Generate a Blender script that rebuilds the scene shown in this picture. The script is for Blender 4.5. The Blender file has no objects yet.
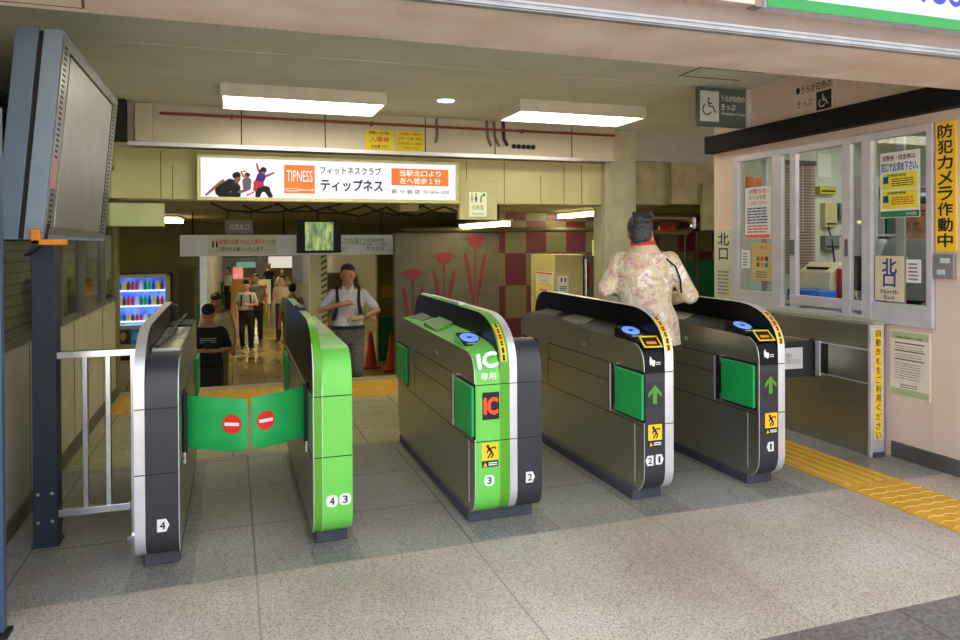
import bpy, bmesh, math, random
from mathutils import Vector, Matrix
random.seed(7)
S = bpy.context.scene
COL = S.collection
PI = math.pi

# ------------------------------------------------------------------ materials
def lin(c):
    return tuple(((v/255)/12.92 if v/255 <= .04045 else ((v/255+.055)/1.055)**2.4) for v in c) + (1,)
MATS = {}
def mat(name, c, rough=.5, metal=0, emit=0, c2=None, scale=6, bump=0, bscale=60, stretch=None, spec=.5, alpha=None, coat=0, dim=None):
    if name in MATS: return MATS[name]
    m = bpy.data.materials.new(name); m.use_nodes = True
    nt = m.node_tree; b = nt.nodes['Principled BSDF']
    tc = nt.nodes.new('ShaderNodeTexCoord'); mp = nt.nodes.new('ShaderNodeMapping')
    nt.links.new(tc.outputs['Object'], mp.inputs[0])
    if stretch: mp.inputs['Scale'].default_value = stretch
    n = nt.nodes.new('ShaderNodeTexNoise'); n.inputs['Scale'].default_value = scale; n.inputs['Detail'].default_value = 4
    nt.links.new(mp.outputs[0], n.inputs['Vector'])
    r = nt.nodes.new('ShaderNodeValToRGB'); r.color_ramp.elements[0].position = .35; r.color_ramp.elements[1].position = .68
    a = lin(c); d = lin(c2) if c2 else tuple(min(1, v*.9) for v in a[:3])+(1,)
    r.color_ramp.elements[0].color = d; r.color_ramp.elements[1].color = a
    nt.links.new(n.outputs['Fac'], r.inputs[0]); nt.links.new(r.outputs[0], b.inputs['Base Color'])
    if dim is not None:
        dk = nt.nodes.new('ShaderNodeMix'); dk.data_type = 'RGBA'; dk.inputs[0].default_value = 1-dim; nt.links.new(r.outputs[0], dk.inputs[6]); dk.inputs[7].default_value = (0, 0, 0, 1); nt.links.new(dk.outputs[2], b.inputs['Base Color'])
    b.inputs['Roughness'].default_value = rough; b.inputs['Metallic'].default_value = metal
    b.inputs['Specular IOR Level'].default_value = spec
    if coat: b.inputs['Coat Weight'].default_value = coat
    if emit:
        nt.links.new(r.outputs[0], b.inputs['Emission Color']); b.inputs['Emission Strength'].default_value = emit
    if bump:
        n2 = nt.nodes.new('ShaderNodeTexNoise'); n2.inputs['Scale'].default_value = bscale
        nt.links.new(mp.outputs[0], n2.inputs['Vector'])
        bp = nt.nodes.new('ShaderNodeBump'); bp.inputs['Strength'].default_value = bump; bp.inputs['Distance'].default_value = .01
        nt.links.new(n2.outputs['Fac'], bp.inputs['Height']); nt.links.new(bp.outputs[0], b.inputs['Normal'])
    MATS[name] = m
    return m
def glassmat(name, tint=(235, 240, 235), refl=.12):
    m = bpy.data.materials.new(name); m.use_nodes = True; nt = m.node_tree
    nt.nodes.remove(nt.nodes['Principled BSDF']); out = nt.nodes['Material Output']
    t = nt.nodes.new('ShaderNodeBsdfTransparent'); t.inputs[0].default_value = lin(tint)
    g = nt.nodes.new('ShaderNodeBsdfGlossy'); g.inputs['Roughness'].default_value = .02
    fr = nt.nodes.new('ShaderNodeLayerWeight'); fr.inputs[0].default_value = .5
    pw = nt.nodes.new('ShaderNodeMath'); pw.operation = 'POWER'; pw.inputs[1].default_value = 5; nt.links.new(fr.outputs['Facing'], pw.inputs[0])
    mx = nt.nodes.new('ShaderNodeMixShader'); ad = nt.nodes.new('ShaderNodeMath'); ad.operation = 'MULTIPLY_ADD'
    ad.inputs[1].default_value = .6; ad.inputs[2].default_value = refl*.3
    nt.links.new(pw.outputs[0], ad.inputs[0]); nt.links.new(ad.outputs[0], mx.inputs[0])
    nt.links.new(t.outputs[0], mx.inputs[1]); nt.links.new(g.outputs[0], mx.inputs[2]); nt.links.new(mx.outputs[0], out.inputs[0])
    MATS[name] = m
    return m
def floormat(name, base, dark, light, joint, sx, sy, ox=0, oy=0, rough=.45, speck=95, mort=.006, stain=None):
    m = bpy.data.materials.new(name); m.use_nodes = True; nt = m.node_tree; b = nt.nodes['Principled BSDF']; L = nt.links
    tc = nt.nodes.new('ShaderNodeTexCoord')
    v = nt.nodes.new('ShaderNodeTexVoronoi'); v.inputs['Scale'].default_value = speck; L.new(tc.outputs['Object'], v.inputs['Vector'])
    sep = nt.nodes.new('ShaderNodeSeparateColor'); L.new(v.outputs['Color'], sep.inputs[0])
    r = nt.nodes.new('ShaderNodeValToRGB'); cr = r.color_ramp; cr.interpolation = 'CONSTANT'
    cr.elements[0].color = lin(dark); cr.elements[1].position = .17; cr.elements[1].color = lin(base)
    e = cr.elements.new(.45); e.color = lin(tuple(x*.94 for x in base)); e = cr.elements.new(.78); e.color = lin(light)
    L.new(sep.outputs[0], r.inputs[0])
    n = nt.nodes.new('ShaderNodeTexNoise'); n.inputs['Scale'].default_value = 1.3; n.inputs['Detail'].default_value = 6; L.new(tc.outputs['Object'], n.inputs['Vector'])
    r2 = nt.nodes.new('ShaderNodeValToRGB'); r2.color_ramp.elements[0].position = .3; r2.color_ramp.elements[1].position = .7
    r2.color_ramp.elements[0].color = lin(stain or (215, 205, 195)); r2.color_ramp.elements[1].color = (1, 1, 1, 1); L.new(n.outputs['Fac'], r2.inputs[0])
    mx = nt.nodes.new('ShaderNodeMix'); mx.data_type = 'RGBA'; mx.blend_type = 'MULTIPLY'; mx.inputs[0].default_value = 1
    L.new(r.outputs[0], mx.inputs[6]); L.new(r2.outputs[0], mx.inputs[7])
    mp = nt.nodes.new('ShaderNodeMapping'); L.new(tc.outputs['Object'], mp.inputs[0]); mp.inputs['Location'].default_value = (ox, oy, 0)
    bk = nt.nodes.new('ShaderNodeTexBrick'); bk.offset = 0; bk.inputs['Scale'].default_value = 1; bk.inputs['Brick Width'].default_value = sx
    bk.inputs['Row Height'].default_value = sy; bk.inputs['Mortar Size'].default_value = mort; bk.inputs['Mortar Smooth'].default_value = .1
    L.new(mp.outputs[0], bk.inputs['Vector'])
    m2 = nt.nodes.new('ShaderNodeMix'); m2.data_type = 'RGBA'; L.new(bk.outputs['Fac'], m2.inputs[0])
    L.new(mx.outputs[2], m2.inputs[6]); m2.inputs[7].default_value = lin(joint)
    L.new(m2.outputs[2], b.inputs['Base Color']); b.inputs['Roughness'].default_value = rough
    MATS[name] = m
    return m

steel = mat('brushed_steel', (182, 180, 162), .38, .9, c2=(168, 166, 148), scale=3, stretch=(1, 2, 60))
chrome = mat('bright_steel', (225, 228, 232), .22, .95, c2=(205, 208, 214), scale=5)
dullmetal = mat('dull_metal', (168, 170, 174), .5, .6, c2=(150, 152, 156))
silver = mat('silver_trim', (236, 236, 240), .42, .6, c2=(222, 222, 228), scale=8)
darkgrey = mat('gate_dark_grey', (52, 53, 60), .42, 0, c2=(48, 49, 56))
lgreen = mat('gate_light_green', (116, 210, 88), .42, 0, c2=(110, 204, 82))
mgreen = mat('gate_mid_green', (92, 168, 36), .42, 0, c2=(88, 162, 34))
pad = mat('flap_green', (28, 168, 84), .45, 0, c2=(22, 160, 78), bump=.15, bscale=25)
black = mat('gloss_black', (14, 14, 15), .3, 0, c2=(10, 10, 11), spec=.12)
mblack = mat('matt_black', (20, 20, 23), .6, 0)
plinthm = mat('plinth_slate', (72, 72, 84), .55, 0, c2=(60, 60, 72), scale=9)
seamm = mat('seam_dark', (24, 25, 26), .8)
white = mat('sign_white', (238, 238, 236), .5, c2=(228, 228, 226))
red = mat('sign_red', (226, 38, 30), .5)
yellow = mat('sign_yellow', (255, 206, 40), .5, c2=(250, 198, 34))
ylw2 = mat('notice_yellow', (232, 214, 20), .5, c2=(224, 204, 16))
txtk = mat('ink_black', (20, 20, 22), .6)
txtw = mat('ink_white', (245, 245, 245), .5)
txtr = mat('ink_red', (214, 40, 34), .6)
txtb = mat('ink_blue', (24, 62, 140), .6)
txtg = mat('ink_grey', (120, 120, 118), .6)
cream = mat('cream_panel', (206, 202, 152), .55, c2=(192, 188, 138), scale=2.2, bump=.05)
cream2 = mat('cream_beam', (206, 197, 178), .55, c2=(192, 184, 164), scale=2)
creamwall = mat('left_wall_panel', (196, 192, 168), .5, c2=(176, 172, 148), scale=2)
pink = mat('pink_beige_wall', (226, 204, 188), .6, c2=(216, 192, 176), scale=2.4)
soffitm = mat('stained_soffit', (236, 220, 208), .75, c2=(218, 196, 180), scale=3.5, bump=.15, bscale=18)
ceilm = mat('ceiling_paint', (224, 226, 214), .8, c2=(214, 216, 204), scale=2.5)
bluegrey = mat('monitor_casing', (146, 166, 186), .45, .1, c2=(138, 158, 178))
slate = mat('post_slate_blue', (40, 52, 70), .42, .1, c2=(34, 46, 62))
orange = mat('orange_plastic', (246, 152, 20), .45)
alu = mat('window_aluminium', (212, 206, 216), .45, .25, c2=(200, 194, 204))
olive = mat('olive_wall', (142, 134, 84), .7, c2=(122, 114, 68), scale=1.5)
dado = mat('green_dado', (24, 122, 86), .5)
lampm = mat('lamp_diffuser', (255, 250, 228), .5, emit=11, c2=(255, 248, 222))
lampf = mat('lamp_housing', (222, 214, 198), .5)
skin = mat('skin', (206, 150, 120), .55, c2=(196, 138, 108))
skin2 = mat('skin_tan', (204, 150, 120), .55, c2=(194, 140, 110))
hairk = mat('hair_black', (26, 22, 22), .5, c2=(14, 12, 12), scale=90)
hairg = mat('hair_grey', (80, 76, 80), .5, c2=(20, 18, 24), scale=40, stretch=(1, 1, 3))
glass = glassmat('window_glass')
redpipe = mat('red_pipe', (142, 66, 44), .5)
dark = mat('dark_void', (34, 32, 26), .8)

# ------------------------------------------------------------------ mesh builder
class MB:
    def __init__(s): s.v = []; s.f = []; s.m = []; s.sm = []
    def add(s, vs, fs, mi=0, smooth=False):
        o = len(s.v); s.v += [tuple(v) for v in vs]
        for f in fs: s.f.append(tuple(i+o for i in f)); s.m.append(mi); s.sm.append(smooth)
        return s
    def box(s, x0, x1, y0, y1, z0, z1, mi=0):
        vs = [(x, y, z) for z in (z0, z1) for y in (y0, y1) for x in (x0, x1)]
        return s.add(vs, [(0, 2, 3, 1), (4, 5, 7, 6), (0, 1, 5, 4), (2, 6, 7, 3), (0, 4, 6, 2), (1, 3, 7, 5)], mi)
    def hexa(s, vs, mi=0):
        return s.add(vs, [(0, 2, 3, 1), (4, 5, 7, 6), (0, 1, 5, 4), (2, 6, 7, 3), (0, 4, 6, 2), (1, 3, 7, 5)], mi)
    def prism(s, poly, x0, x1, rim=0, side=0, poly2=None, axis=0):
        p2 = poly2 or poly; n = len(poly)
        def P(x, q):
            return (x, q[0], q[1]) if axis == 0 else ((q[0], x, q[1]) if axis == 1 else (q[0], q[1], x))
        vs = [P(x0, q) for q in poly] + [P(x1, q) for q in p2]
        k = len(s.f)
        s.add(vs, [(i, (i+1) % n, n+(i+1) % n, n+i) for i in range(n)]+[tuple(reversed(range(n))), tuple(range(n, 2*n))], rim)
        s.m[-1] = side; s.m[-2] = side
        return s
    def tube(s, pts, r, n=10, mi=0, cap=True):
        pts = [Vector(p) for p in pts]; rs = r if isinstance(r, (list, tuple)) else [r]*len(pts)
        vs = []; fs = []; prev = None
        for i, p in enumerate(pts):
            t = (pts[min(i+1, len(pts)-1)]-pts[max(i-1, 0)]).normalized()
            a = prev if prev else (Vector((0, 0, 1)) if abs(t.z) < .9 else Vector((1, 0, 0)))
            u = t.cross(a).normalized(); w = u.cross(t).normalized(); prev = w
            for k in range(n):
                c = 2*PI*k/n; vs.append(p+u*math.cos(c)*rs[i]+w*math.sin(c)*rs[i])
        for i in range(len(pts)-1):
            for k in range(n): fs.append((i*n+k, i*n+(k+1) % n, (i+1)*n+(k+1) % n, (i+1)*n+k))
        s.add(vs, fs, mi, True)
        if cap:
            o = len(s.v)-len(vs); L = len(vs)
            for f in (tuple(o+i for i in reversed(range(n))), tuple(o+L-n+i for i in range(n))): s.f.append(f); s.m.append(mi); s.sm.append(False)
        return s
    def ball(s, c, r, mi=0, nu=14, nv=9, rot=None):
        rr = r if isinstance(r, (tuple, list)) else (r, r, r); vs = []; fs = []
        for j in range(nv+1):
            th = PI*j/nv
            for i in range(nu):
                ph = 2*PI*i/nu
                q = Vector((rr[0]*math.sin(th)*math.cos(ph), rr[1]*math.sin(th)*math.sin(ph), rr[2]*math.cos(th)))
                if rot: q = rot @ q
                vs.append(Vector(c)+q)
        for j in range(nv):
            for i in range(nu): fs.append((j*nu+i, (j+1)*nu+i, (j+1)*nu+(i+1) % nu, j*nu+(i+1) % nu))
        return s.add(vs, fs, mi, True)
    def caps(s, pts, rs, mi=0, n=12):
        s.tube(pts, rs, n, mi)
        for p, r in zip(pts, rs): s.ball(p, r*.995, mi, n, 8)
        return s
    def loft(s, rings, mi=0, n=20):
        # rings: (centre, rx, ry)
        vs = []; fs = []
        for c, rx, ry in rings:
            for k in range(n):
                a = 2*PI*k/n; vs.append((c[0]+rx*math.cos(a), c[1]+ry*math.sin(a), c[2]))
        for i in range(len(rings)-1):
            for k in range(n): fs.append((i*n+k, i*n+(k+1) % n, (i+1)*n+(k+1) % n, (i+1)*n+k))
        fs.append(tuple(reversed(range(n)))); fs.append(tuple((len(rings)-1)*n+k for k in range(n)))
        return s.add(vs, fs, mi, True)
    def disc(s, c, r, nrm, th=.002, n=24, mi=0, ry=None):
        nrm = Vector(nrm).normalized(); a = Vector((0, 0, 1)) if abs(nrm.z) < .9 else Vector((0, 1, 0))
        u = a.cross(nrm).normalized(); w = nrm.cross(u); c = Vector(c); ry = ry or r
        p = [c+u*math.cos(2*PI*k/n)*r+w*math.sin(2*PI*k/n)*ry for k in range(n)]
        vs = p+[q+nrm*th for q in p]
        return s.add(vs, [(k, (k+1) % n, n+(k+1) % n, n+k) for k in range(n)]+[tuple(reversed(range(n))), tuple(range(n, 2*n))], mi)
    def build(s, name, mats, parent=None, bevel=0, keep=False, fix=True):
        me = bpy.data.meshes.new(name)
        if keep: c = Vector((0, 0, 0))
        else:
            lo = [min(v[i] for v in s.v) for i in range(3)]; hi = [max(v[i] for v in s.v) for i in range(3)]
            c = Vector([(a+b)/2 for a, b in zip(lo, hi)])
            if parent is None: c.z = lo[2]
        me.from_pydata([tuple(Vector(v)-c) for v in s.v], [], s.f)
        for m in (mats if isinstance(mats, (list, tuple)) else [mats]): me.materials.append(m)
        for p, m, k in zip(me.polygons, s.m, s.sm): p.material_index = m; p.use_smooth = k
        if fix:
            bm = bmesh.new(); bm.from_mesh(me); bmesh.ops.recalc_face_normals(bm, faces=bm.faces); bm.to_mesh(me); bm.free()
        for p in me.polygons: p.use_smooth = True
        me.set_sharp_from_angle(angle=.56)
        o = bpy.data.objects.new(name, me); COL.objects.link(o)
        o.location = c
        if parent: o.parent = parent; o.location = c-wloc(parent)
        if bevel:
            b = o.modifiers.new('Bevel', 'BEVEL'); b.width = bevel; b.segments = 2; b.limit_method = 'ANGLE'; b.angle_limit = .7; b.harden_normals = True
        return o
def wloc(o):
    v = Vector((0, 0, 0))
    while o: v = v+o.location; o = o.parent
    return v
def tag(o, label=None, cat=None, group=None, kind=None):
    if label: o['label'] = label
    if cat: o['category'] = cat
    if group: o['group'] = group
    if kind: o['kind'] = kind
    return o
def thing(name, loc, label, cat, group=None):
    o = bpy.data.objects.new(name, None); COL.objects.link(o); o.location = loc; o.empty_display_size = .1
    return tag(o, label, cat, group)
def struct(name, mb, m, bevel=0): return tag(mb.build(name, m, None, bevel, keep=True), kind='structure')
def B(*a): return MB().box(*a)

def text(body, c, right, up, w, h, m, parent, name='lettering', off=0, lift=.0012, bold=.0, keepasp=False):
    cu = bpy.data.curves.new('t', 'FONT'); cu.body = body; cu.align_x = 'CENTER'; cu.resolution_u = 3; cu.size = 1
    cu.space_line = .95
    to = bpy.data.objects.new('t', cu); COL.objects.link(to)
    dg = bpy.context.evaluated_depsgraph_get(); dg.update()
    me = bpy.data.meshes.new_from_object(to.evaluated_get(dg))
    bpy.data.objects.remove(to); bpy.data.curves.remove(cu)
    if not me.vertices: return None
    xs = [v.co.x for v in me.vertices]; ys = [v.co.y for v in me.vertices]
    x0, x1, y0, y1 = min(xs), max(xs), min(ys), max(ys)
    sx = w/(x1-x0) if x1 > x0 else 1; sy = h/(y1-y0) if y1 > y0 else 1
    if keepasp: sx = sy = min(sx, sy)
    R = Vector(right).normalized(); U = Vector(up).normalized(); N = R.cross(U); c = Vector(c)+N*lift
    pl = wloc(parent) if parent else Vector((0, 0, 0))
    for v in me.vertices:
        q = R*((v.co.x-(x0+x1)/2)*sx)+U*((v.co.y-(y0+y1)/2)*sy)+N*off
        v.co = q
    if bold:
        b = bmesh.new(); b.from_mesh(me); g0 = b.verts[:]+b.edges[:]+b.faces[:]; e = bold*h*(1 if '\n' not in body else .5)
        for k, (dx, dy) in enumerate(((1, 0), (-1, 0), (0, 1), (0, -1))):
            r = bmesh.ops.duplicate(b, geom=g0); vs = [q for q in r['geom'] if isinstance(q, bmesh.types.BMVert)]
            bmesh.ops.translate(b, verts=vs, vec=R*dx*e+U*dy*e+N*.00003*(k+1))
        b.to_mesh(me); b.free()
    me.materials.clear(); me.materials.append(m)
    for p in me.polygons: p.material_index = 0
    o = bpy.data.objects.new(name, me); COL.objects.link(o); o.parent = parent; o.location = c-pl
    return o
def plate(c, right, up, w, h, m, parent, name, th=.002, bevel=0, lift=0):
    R = Vector(right).normalized(); U = Vector(up).normalized(); N = R.cross(U); c = Vector(c)+N*lift
    vs = [c+R*(sx*w/2)+U*(sy*h/2)+N*k for k in (0, th) for sy in (-1, 1) for sx in (-1, 1)]
    return MB().hexa(vs).build(name, m, parent, bevel)
def tlines(c, right, up, w, h, n, m, parent, name='small_print', seed=1, lift=.0015, th=.45):
    rr = random.Random(seed); R = Vector(right).normalized(); U = Vector(up).normalized(); N = R.cross(U); c = Vector(c)+N*lift
    mb = MB()
    for i in range(n):
        y = h/2-(i+.5)*h/n; hh = h/n*th
        x = -w/2
        while x < w/2-.02*w:
            L = w*rr.uniform(.08, .3); x1 = min(x+L, w/2*rr.uniform(.8, 1))
            if x1 > x: 
                mb.hexa([c+R*a+U*(y+b)+N*k for k in (0, .0006) for b in (-hh/2, hh/2) for a in (x, x1)])
            x += L+w*.03
    return mb.build(name, m, parent)
FX = (1, 0, 0); UZ = (0, 0, 1)           # faces the camera (-Y)
WR = (0, -1, 0)                          # on the right wall, faces -X

# ------------------------------------------------------------------ setting
terrazzo = floormat('terrazzo', (198, 187, 175), (146, 136, 128), (210, 199, 188), (150, 138, 126), .96, 1.12, ox=-.09, oy=-3.2, rough=.55, speck=210, mort=.004)
granite = floormat('grey_granite', (158, 158, 151), (112, 112, 107), (174, 174, 167), (92, 91, 86), .97, .6, ox=-.09, oy=-3.2+.02, rough=.42, speck=220, mort=.005)
tilef = floormat('pale_concourse_tile', (178, 174, 148), (152, 148, 124), (188, 184, 158), (100, 96, 78), .45, .45, ox=0, oy=-5.05, rough=.35, speck=90, mort=.006, stain=(205, 200, 180))
asphalt = floormat('dark_paving', (118, 110, 106), (98, 92, 88), (128, 120, 116), (70, 66, 64), .8, .8, rough=.7, speck=80, mort=.004)
corrf = floormat('corridor_tile', (186, 166, 104), (172, 152, 92), (196, 176, 112), (84, 76, 48), .6, .6, rough=.16, speck=30, mort=.006, stain=(220, 210, 190))
struct('floor', B(-3.2, 7, 3.2, 5.05, -.3, 0), granite)
struct('floor', B(-3.2, 7, 2.09, 3.2, -.3, 0), terrazzo)
struct('floor', B(-25, 25, .6, 2.09, -.3, -.008), asphalt)
struct('floor', B(-25, 25, -30, .6, -.3, -.008), floormat('street_bounce_paving', (196, 188, 178), (176, 168, 158), (206, 198, 188), (140, 132, 124), .6, .6, rough=.7, speck=60, mort=.006))  # unseen street slab, made pale to bounce sunlight into the entrance
struct('floor', B(-1.2, 3.3, 5.05, 7.42, -.3, 0), tilef)
struct('floor', B(3.3, 8.5, 5.05, 9.9, -.3, 0), tilef)
struct('floor', B(-6, 9, 9.4, 60, -1.4, -1.155), corrf)
# darker joints under the gates
ch = MB()
for x0, x1 in ((-.42, -.16), (.33, .55), (1.1, 1.52), (2.0, 2.28), (2.78, 3.06)): ch.box(x0, x1, 3.21, 5.03, 0, .0015)
struct('trim_1', ch, floormat('channel_granite', (142, 140, 136), (104, 102, 100), (158, 156, 152), (80, 78, 78), 9, 9, rough=.5, speck=150))
struct('trim_2', B(-1.0, 3.3, 7.42, 7.6, -.3, .003), mat('threshold_stone', (170, 162, 128), .5, c2=(154, 146, 112)))
st = MB()
for i in range(7): st.box(-1.0, 3.3, 7.6+i*.27, 7.6+(i+1)*.27+.02, -1.4, -.165*(i+1)+(.0 if i < 6 else .001))
struct('trim_3', st, mat('stair_stone', (140, 130, 92), .5, c2=(120, 112, 78)))
# walls
struct('wall_left', B(-1.2, -1.02, 2.2, 7.55, 0, .9).box(-1.2, -1.02, 2.2, 7.55, 2.12, 2.7).box(-1.2, -1.02, 2.2, 3.6, .9, 2.12), creamwall)
struct('wall_left', B(-1.9, -1.75, 3.4, 7.7, 0, 2.8).box(-1.9, -1.02, 7.5, 7.55, .9, 2.12).box(-1.9, -1.2, 3.5, 3.6, 0, 2.7).box(-1.9, -1.2, 3.5, 7.55, 2.2, 2.3), creamwall)
js = MB()
for y in (4.4, 5.55, 6.7): js.box(-1.021, -1.0185, y, y+.008, .09, .88)
struct('trim_4', js, seamm)
struct('baseboard_left', B(-1.02, -1.005, 2.2, 7.55, 0, .09), mat('baseboard_olive', (96, 90, 70), .6))
struct('wall_right', B(4.08, 4.2, 1.9, 3.275, 0, 2.7).box(4.08, 4.2, 3.275, 5.15, 0, .86).box(4.08, 4.2, 3.275, 5.15, 2.13, 2.7).box(4.08, 4.2, 5.15, 5.42, 0, 2.7), pink)
for bx in ((4.2, 6.3, 5.3, 5.42, 0, 2.7), (6.2, 6.3, 2.0, 5.3, 0, 2.7), (4.2, 6.3, 1.9, 2.0, 0, 2.7)): struct('wall_right', B(*bx), pink)
wj = MB()
for y in (3.09, 3.285): wj.box(4.0775, 4.081, y, y+.006, .09, 2.25 if y < 3.2 else .86)
for y in (3.85, 4.5, 4.95): wj.box(4.0775, 4.081, y, y+.005, 2.34, 2.66)
struct('trim_5', wj, mat('wall_joint', (226, 196, 160), .6))
struct('baseboard_right', B(4.065, 4.08, 1.9, 3.58, 0, .1), mat('baseboard_grey', (92, 86, 84), .6, c2=(78, 72, 70)))
struct('trim_6', B(3.985, 4.08, 2.92, 5.43, 2.19, 2.335), mat('black_fascia_band', (22, 22, 25), .7, c2=(18, 18, 21), spec=.2), .003)
# ceiling and lintel
struct('ceiling', B(-3.2, 9, 2.95, 10.2, 2.68, 2.8), ceilm)
struct('trim_22', B(-1.0, 4.08, 5.02, 5.032, 2.677, 2.68), mat('ceiling_seam_light', (206, 206, 190), .8))
cs = MB().box(3.24, 3.255, 4.45, 4.73, 2.675, 2.68).box(3.24, 3.8, 4.45, 4.462, 2.675, 2.68).box(3.24, 3.8, 4.72, 4.732, 2.675, 2.68)
struct('trim_7', cs, mat('ceiling_joint', (138, 134, 112), .8))
struct('wall_front', B(-25, 25, 2.43, 2.96, 2.25, 7), soffitm)
struct('trim_21', B(-20, 20, 2.422, 2.43, 2.2505, 7), mat('fascia_paint', (140, 126, 117), .7, c2=(128, 114, 105), scale=3))
struct('wall_front', B(-25, -1.2, 2.43, 2.96, -.1, 2.25).box(4.2, 25, 1.9, 2.96, -.1, 2.25), pink)
sm = MB().box(-1.2, -.5, 2.905, 2.912, 2.2485, 2.251)
sm.prism([(-.5, 2.91), (-.49, 2.905), (-.42, 2.45), (-.43, 2.45)], 2.2485, 2.251, axis=2)
struct('trim_8', sm, mat('crack_line', (110, 88, 74), .8))
struct('trim_9', MB().box(.2, 5.5, 2.40, 2.435, 2.262, 2.272).box(.2, 5.5, 2.405, 2.435, 2.238, 2.262).box(.2, 5.5, 2.395, 2.435, 2.243, 2.249), dullmetal)
# beam with red pipe
struct('trim_10', B(-.86, 4.02, 7.1, 7.6, 2.31, 2.68), cream2)
bj = MB()
for x in (.09, .86, 1.86, 2.61, 3.5): bj.box(x, x+.01, 7.0985, 7.1, 2.31, 2.68)
struct('trim_11', bj, seamm)
struct('trim_12', MB().box(-.86, 4.03, 7.04, 7.1, 2.3, 2.315).box(-.86, 3.6, 7.035, 7.045, 2.29, 2.325), silver)
# lower fascia
struct('trim_13', B(-1.2, 4.03, 7.3, 7.6, 1.835, 2.3), cream)
struct('trim_20', B(-1.2, -.86, 7.12, 7.6, 2.3, 2.68), cream2)
fj = MB()
for x in (-.62, -.52, 2.36, 2.79, 3.22, 3.5, 3.72): fj.box(x, x+.008, 7.2985, 7.3, 1.84, 2.28 if x not in (-.52, 3.22) else 2.15)
struct('trim_14', fj, mat('panel_joint', (110, 104, 64), .7))
# low ceiling beyond, back walls
lowc = mat('low_ceiling', (150, 138, 84), .8, c2=(126, 116, 68), scale=2)
struct('ceiling', B(-6, 9, 7.6, 15.6, 1.86, 2.0), lowc)
struct('ceiling', B(-6, 9, 15.79, 60, 1.42, 2.0), mat('corridor_ceiling', (170, 168, 150), .8))
struct('wall_back', B(-6, -.5, 15.6, 15.8, -1.2, 1.9).box(3.0, 9, 15.6, 15.8, -1.2, 1.9).box(-.5, 3, 15.6, 15.8, 1.36, 1.9), olive)
struct('trim_15', B(-6, -.52, 15.58, 15.6, -1.155, .22).box(3.02, 9, 15.58, 15.6, -1.155, -.2), dado)
struct('wall_back', B(-.7, -.5, 15.8, 42, -1.2, 1.5).box(4.6, 4.8, 15.8, 60, -1.2, 1.5).box(-9, 9, 60, 60.2, -1.2, 1.5).box(-9, -.5, 42, 42.2, -1.2, 1.5), mat('corridor_wall', (200, 196, 176), .5))
struct('wall_left', B(-6, -1.0, 7.4, 7.55, -1.3, 1.86).box(-6.1, -6, 7.4, 15.6, -1.3, 1.9).box(-6, -1.0, 7.55, 7.6, -1.3, 0), olive)
struct('wall_right', B(3.3, 3.42, 7.6, 9.95, -1.3, -.02).box(8.5, 8.6, 5, 16, -1.3, 2.7), olive)
# flower wall and checkered wall
wallgrey = mat('flower_panel', (112, 110, 96), .5, c2=(102, 100, 88))
struct('wall_back', B(2.17, 3.72, 9.95, 10.1, -1.3, 1.56), wallgrey)
def checkmat():
    m = bpy.data.materials.new('checkered_tiles'); m.use_nodes = True; nt = m.node_tree; b = nt.nodes['Principled BSDF']
    tc = nt.nodes.new('ShaderNodeTexCoord'); mp = nt.nodes.new('ShaderNodeMapping'); nt.links.new(tc.outputs['Object'], mp.inputs[0])
    mp.inputs['Location'].default_value = (-3.82/.33, 0, -1.26/.48); mp.inputs['Scale'].default_value = (1/.33, 0, 1/.48)
    c = nt.nodes.new('ShaderNodeTexChecker'); c.inputs['Scale'].default_value = 1
    c.inputs[1].default_value = lin((94, 40, 52)); c.inputs[2].default_value = lin((116, 112, 84)); b.inputs['Roughness'].default_value = .4
    nt.links.new(mp.outputs[0], c.inputs[0]); nt.links.new(c.outputs[0], b.inputs['Base Color']); return m
struct('wall_back', B(3.72, 8.5, 9.95, 10.1, -1.3, 1.86), checkmat())
struct('trim_16', B(5.9, 8.4, 9.93, 9.95, .3, 1.12), dado)
fl = MB()
flm = mat('flower_red', (150, 52, 70), .6)
for cx, top, s in ((2.42, 1.02, .19), (2.88, 1.25, .2), (3.35, 1.49, .2)):
    y0, y1 = 9.944, 9.95
    fl.prism([(cx-s, top-.05), (cx-s*.6, top+.01), (cx-s*.25, top+.02), (cx, top+.04), (cx+s*.25, top+.02), (cx+s*.6, top+.01), (cx+s, top-.05), (cx+s*.5, top-.03), (cx+s*.45, top-.1), (cx, top-.15), (cx-s*.45, top-.1), (cx-s*.5, top-.03)], y0, y1, axis=1)
    fl.box(cx-.008, cx+.008, y0, y1, top-.85, top-.13)
    for k in (-1, 1):
        fl.prism([(cx+k*s*.85, top-.22), (cx+k*s*.62, top-.26), (cx+k*s*.3, top-.6), (cx+k*.015, top-.95), (cx+k*.03, top-.97), (cx+k*s*.55, top-.6)], y0, y1, axis=1)
tag(fl.build('wall_mural', flm, None), 'dark red painted flowers on the grey panel wall past the gates', 'mural')
# column
struct('trim_17', B(4.03, 4.32, 7.2, 7.6, 0, 2.68).box(3.965, 4.03, 7.2, 7.295, 0, 2.305).box(4.32, 4.374, 7.22, 7.26, 0, 2.68), mat('column_paint', (186, 184, 160), .6, c2=(172, 170, 146)), .006)
struct('trim_18', B(4.33, 6.2, 7.3, 7.4, 2.35, 2.68), mat('grey_panel', (176, 174, 166), .6))
struct('trim_19', B(4.33, 4.92, 7.36, 7.9, 1.85, 2.35).box(4.9, 6.3, 7.3, 7.9, 1.86, 2.35).box(5.3, 6.3, 7.25, 7.3, 1.55, 2.1), mat('duct_boxing', (170, 164, 134), .6, c2=(152, 146, 116)))

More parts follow.
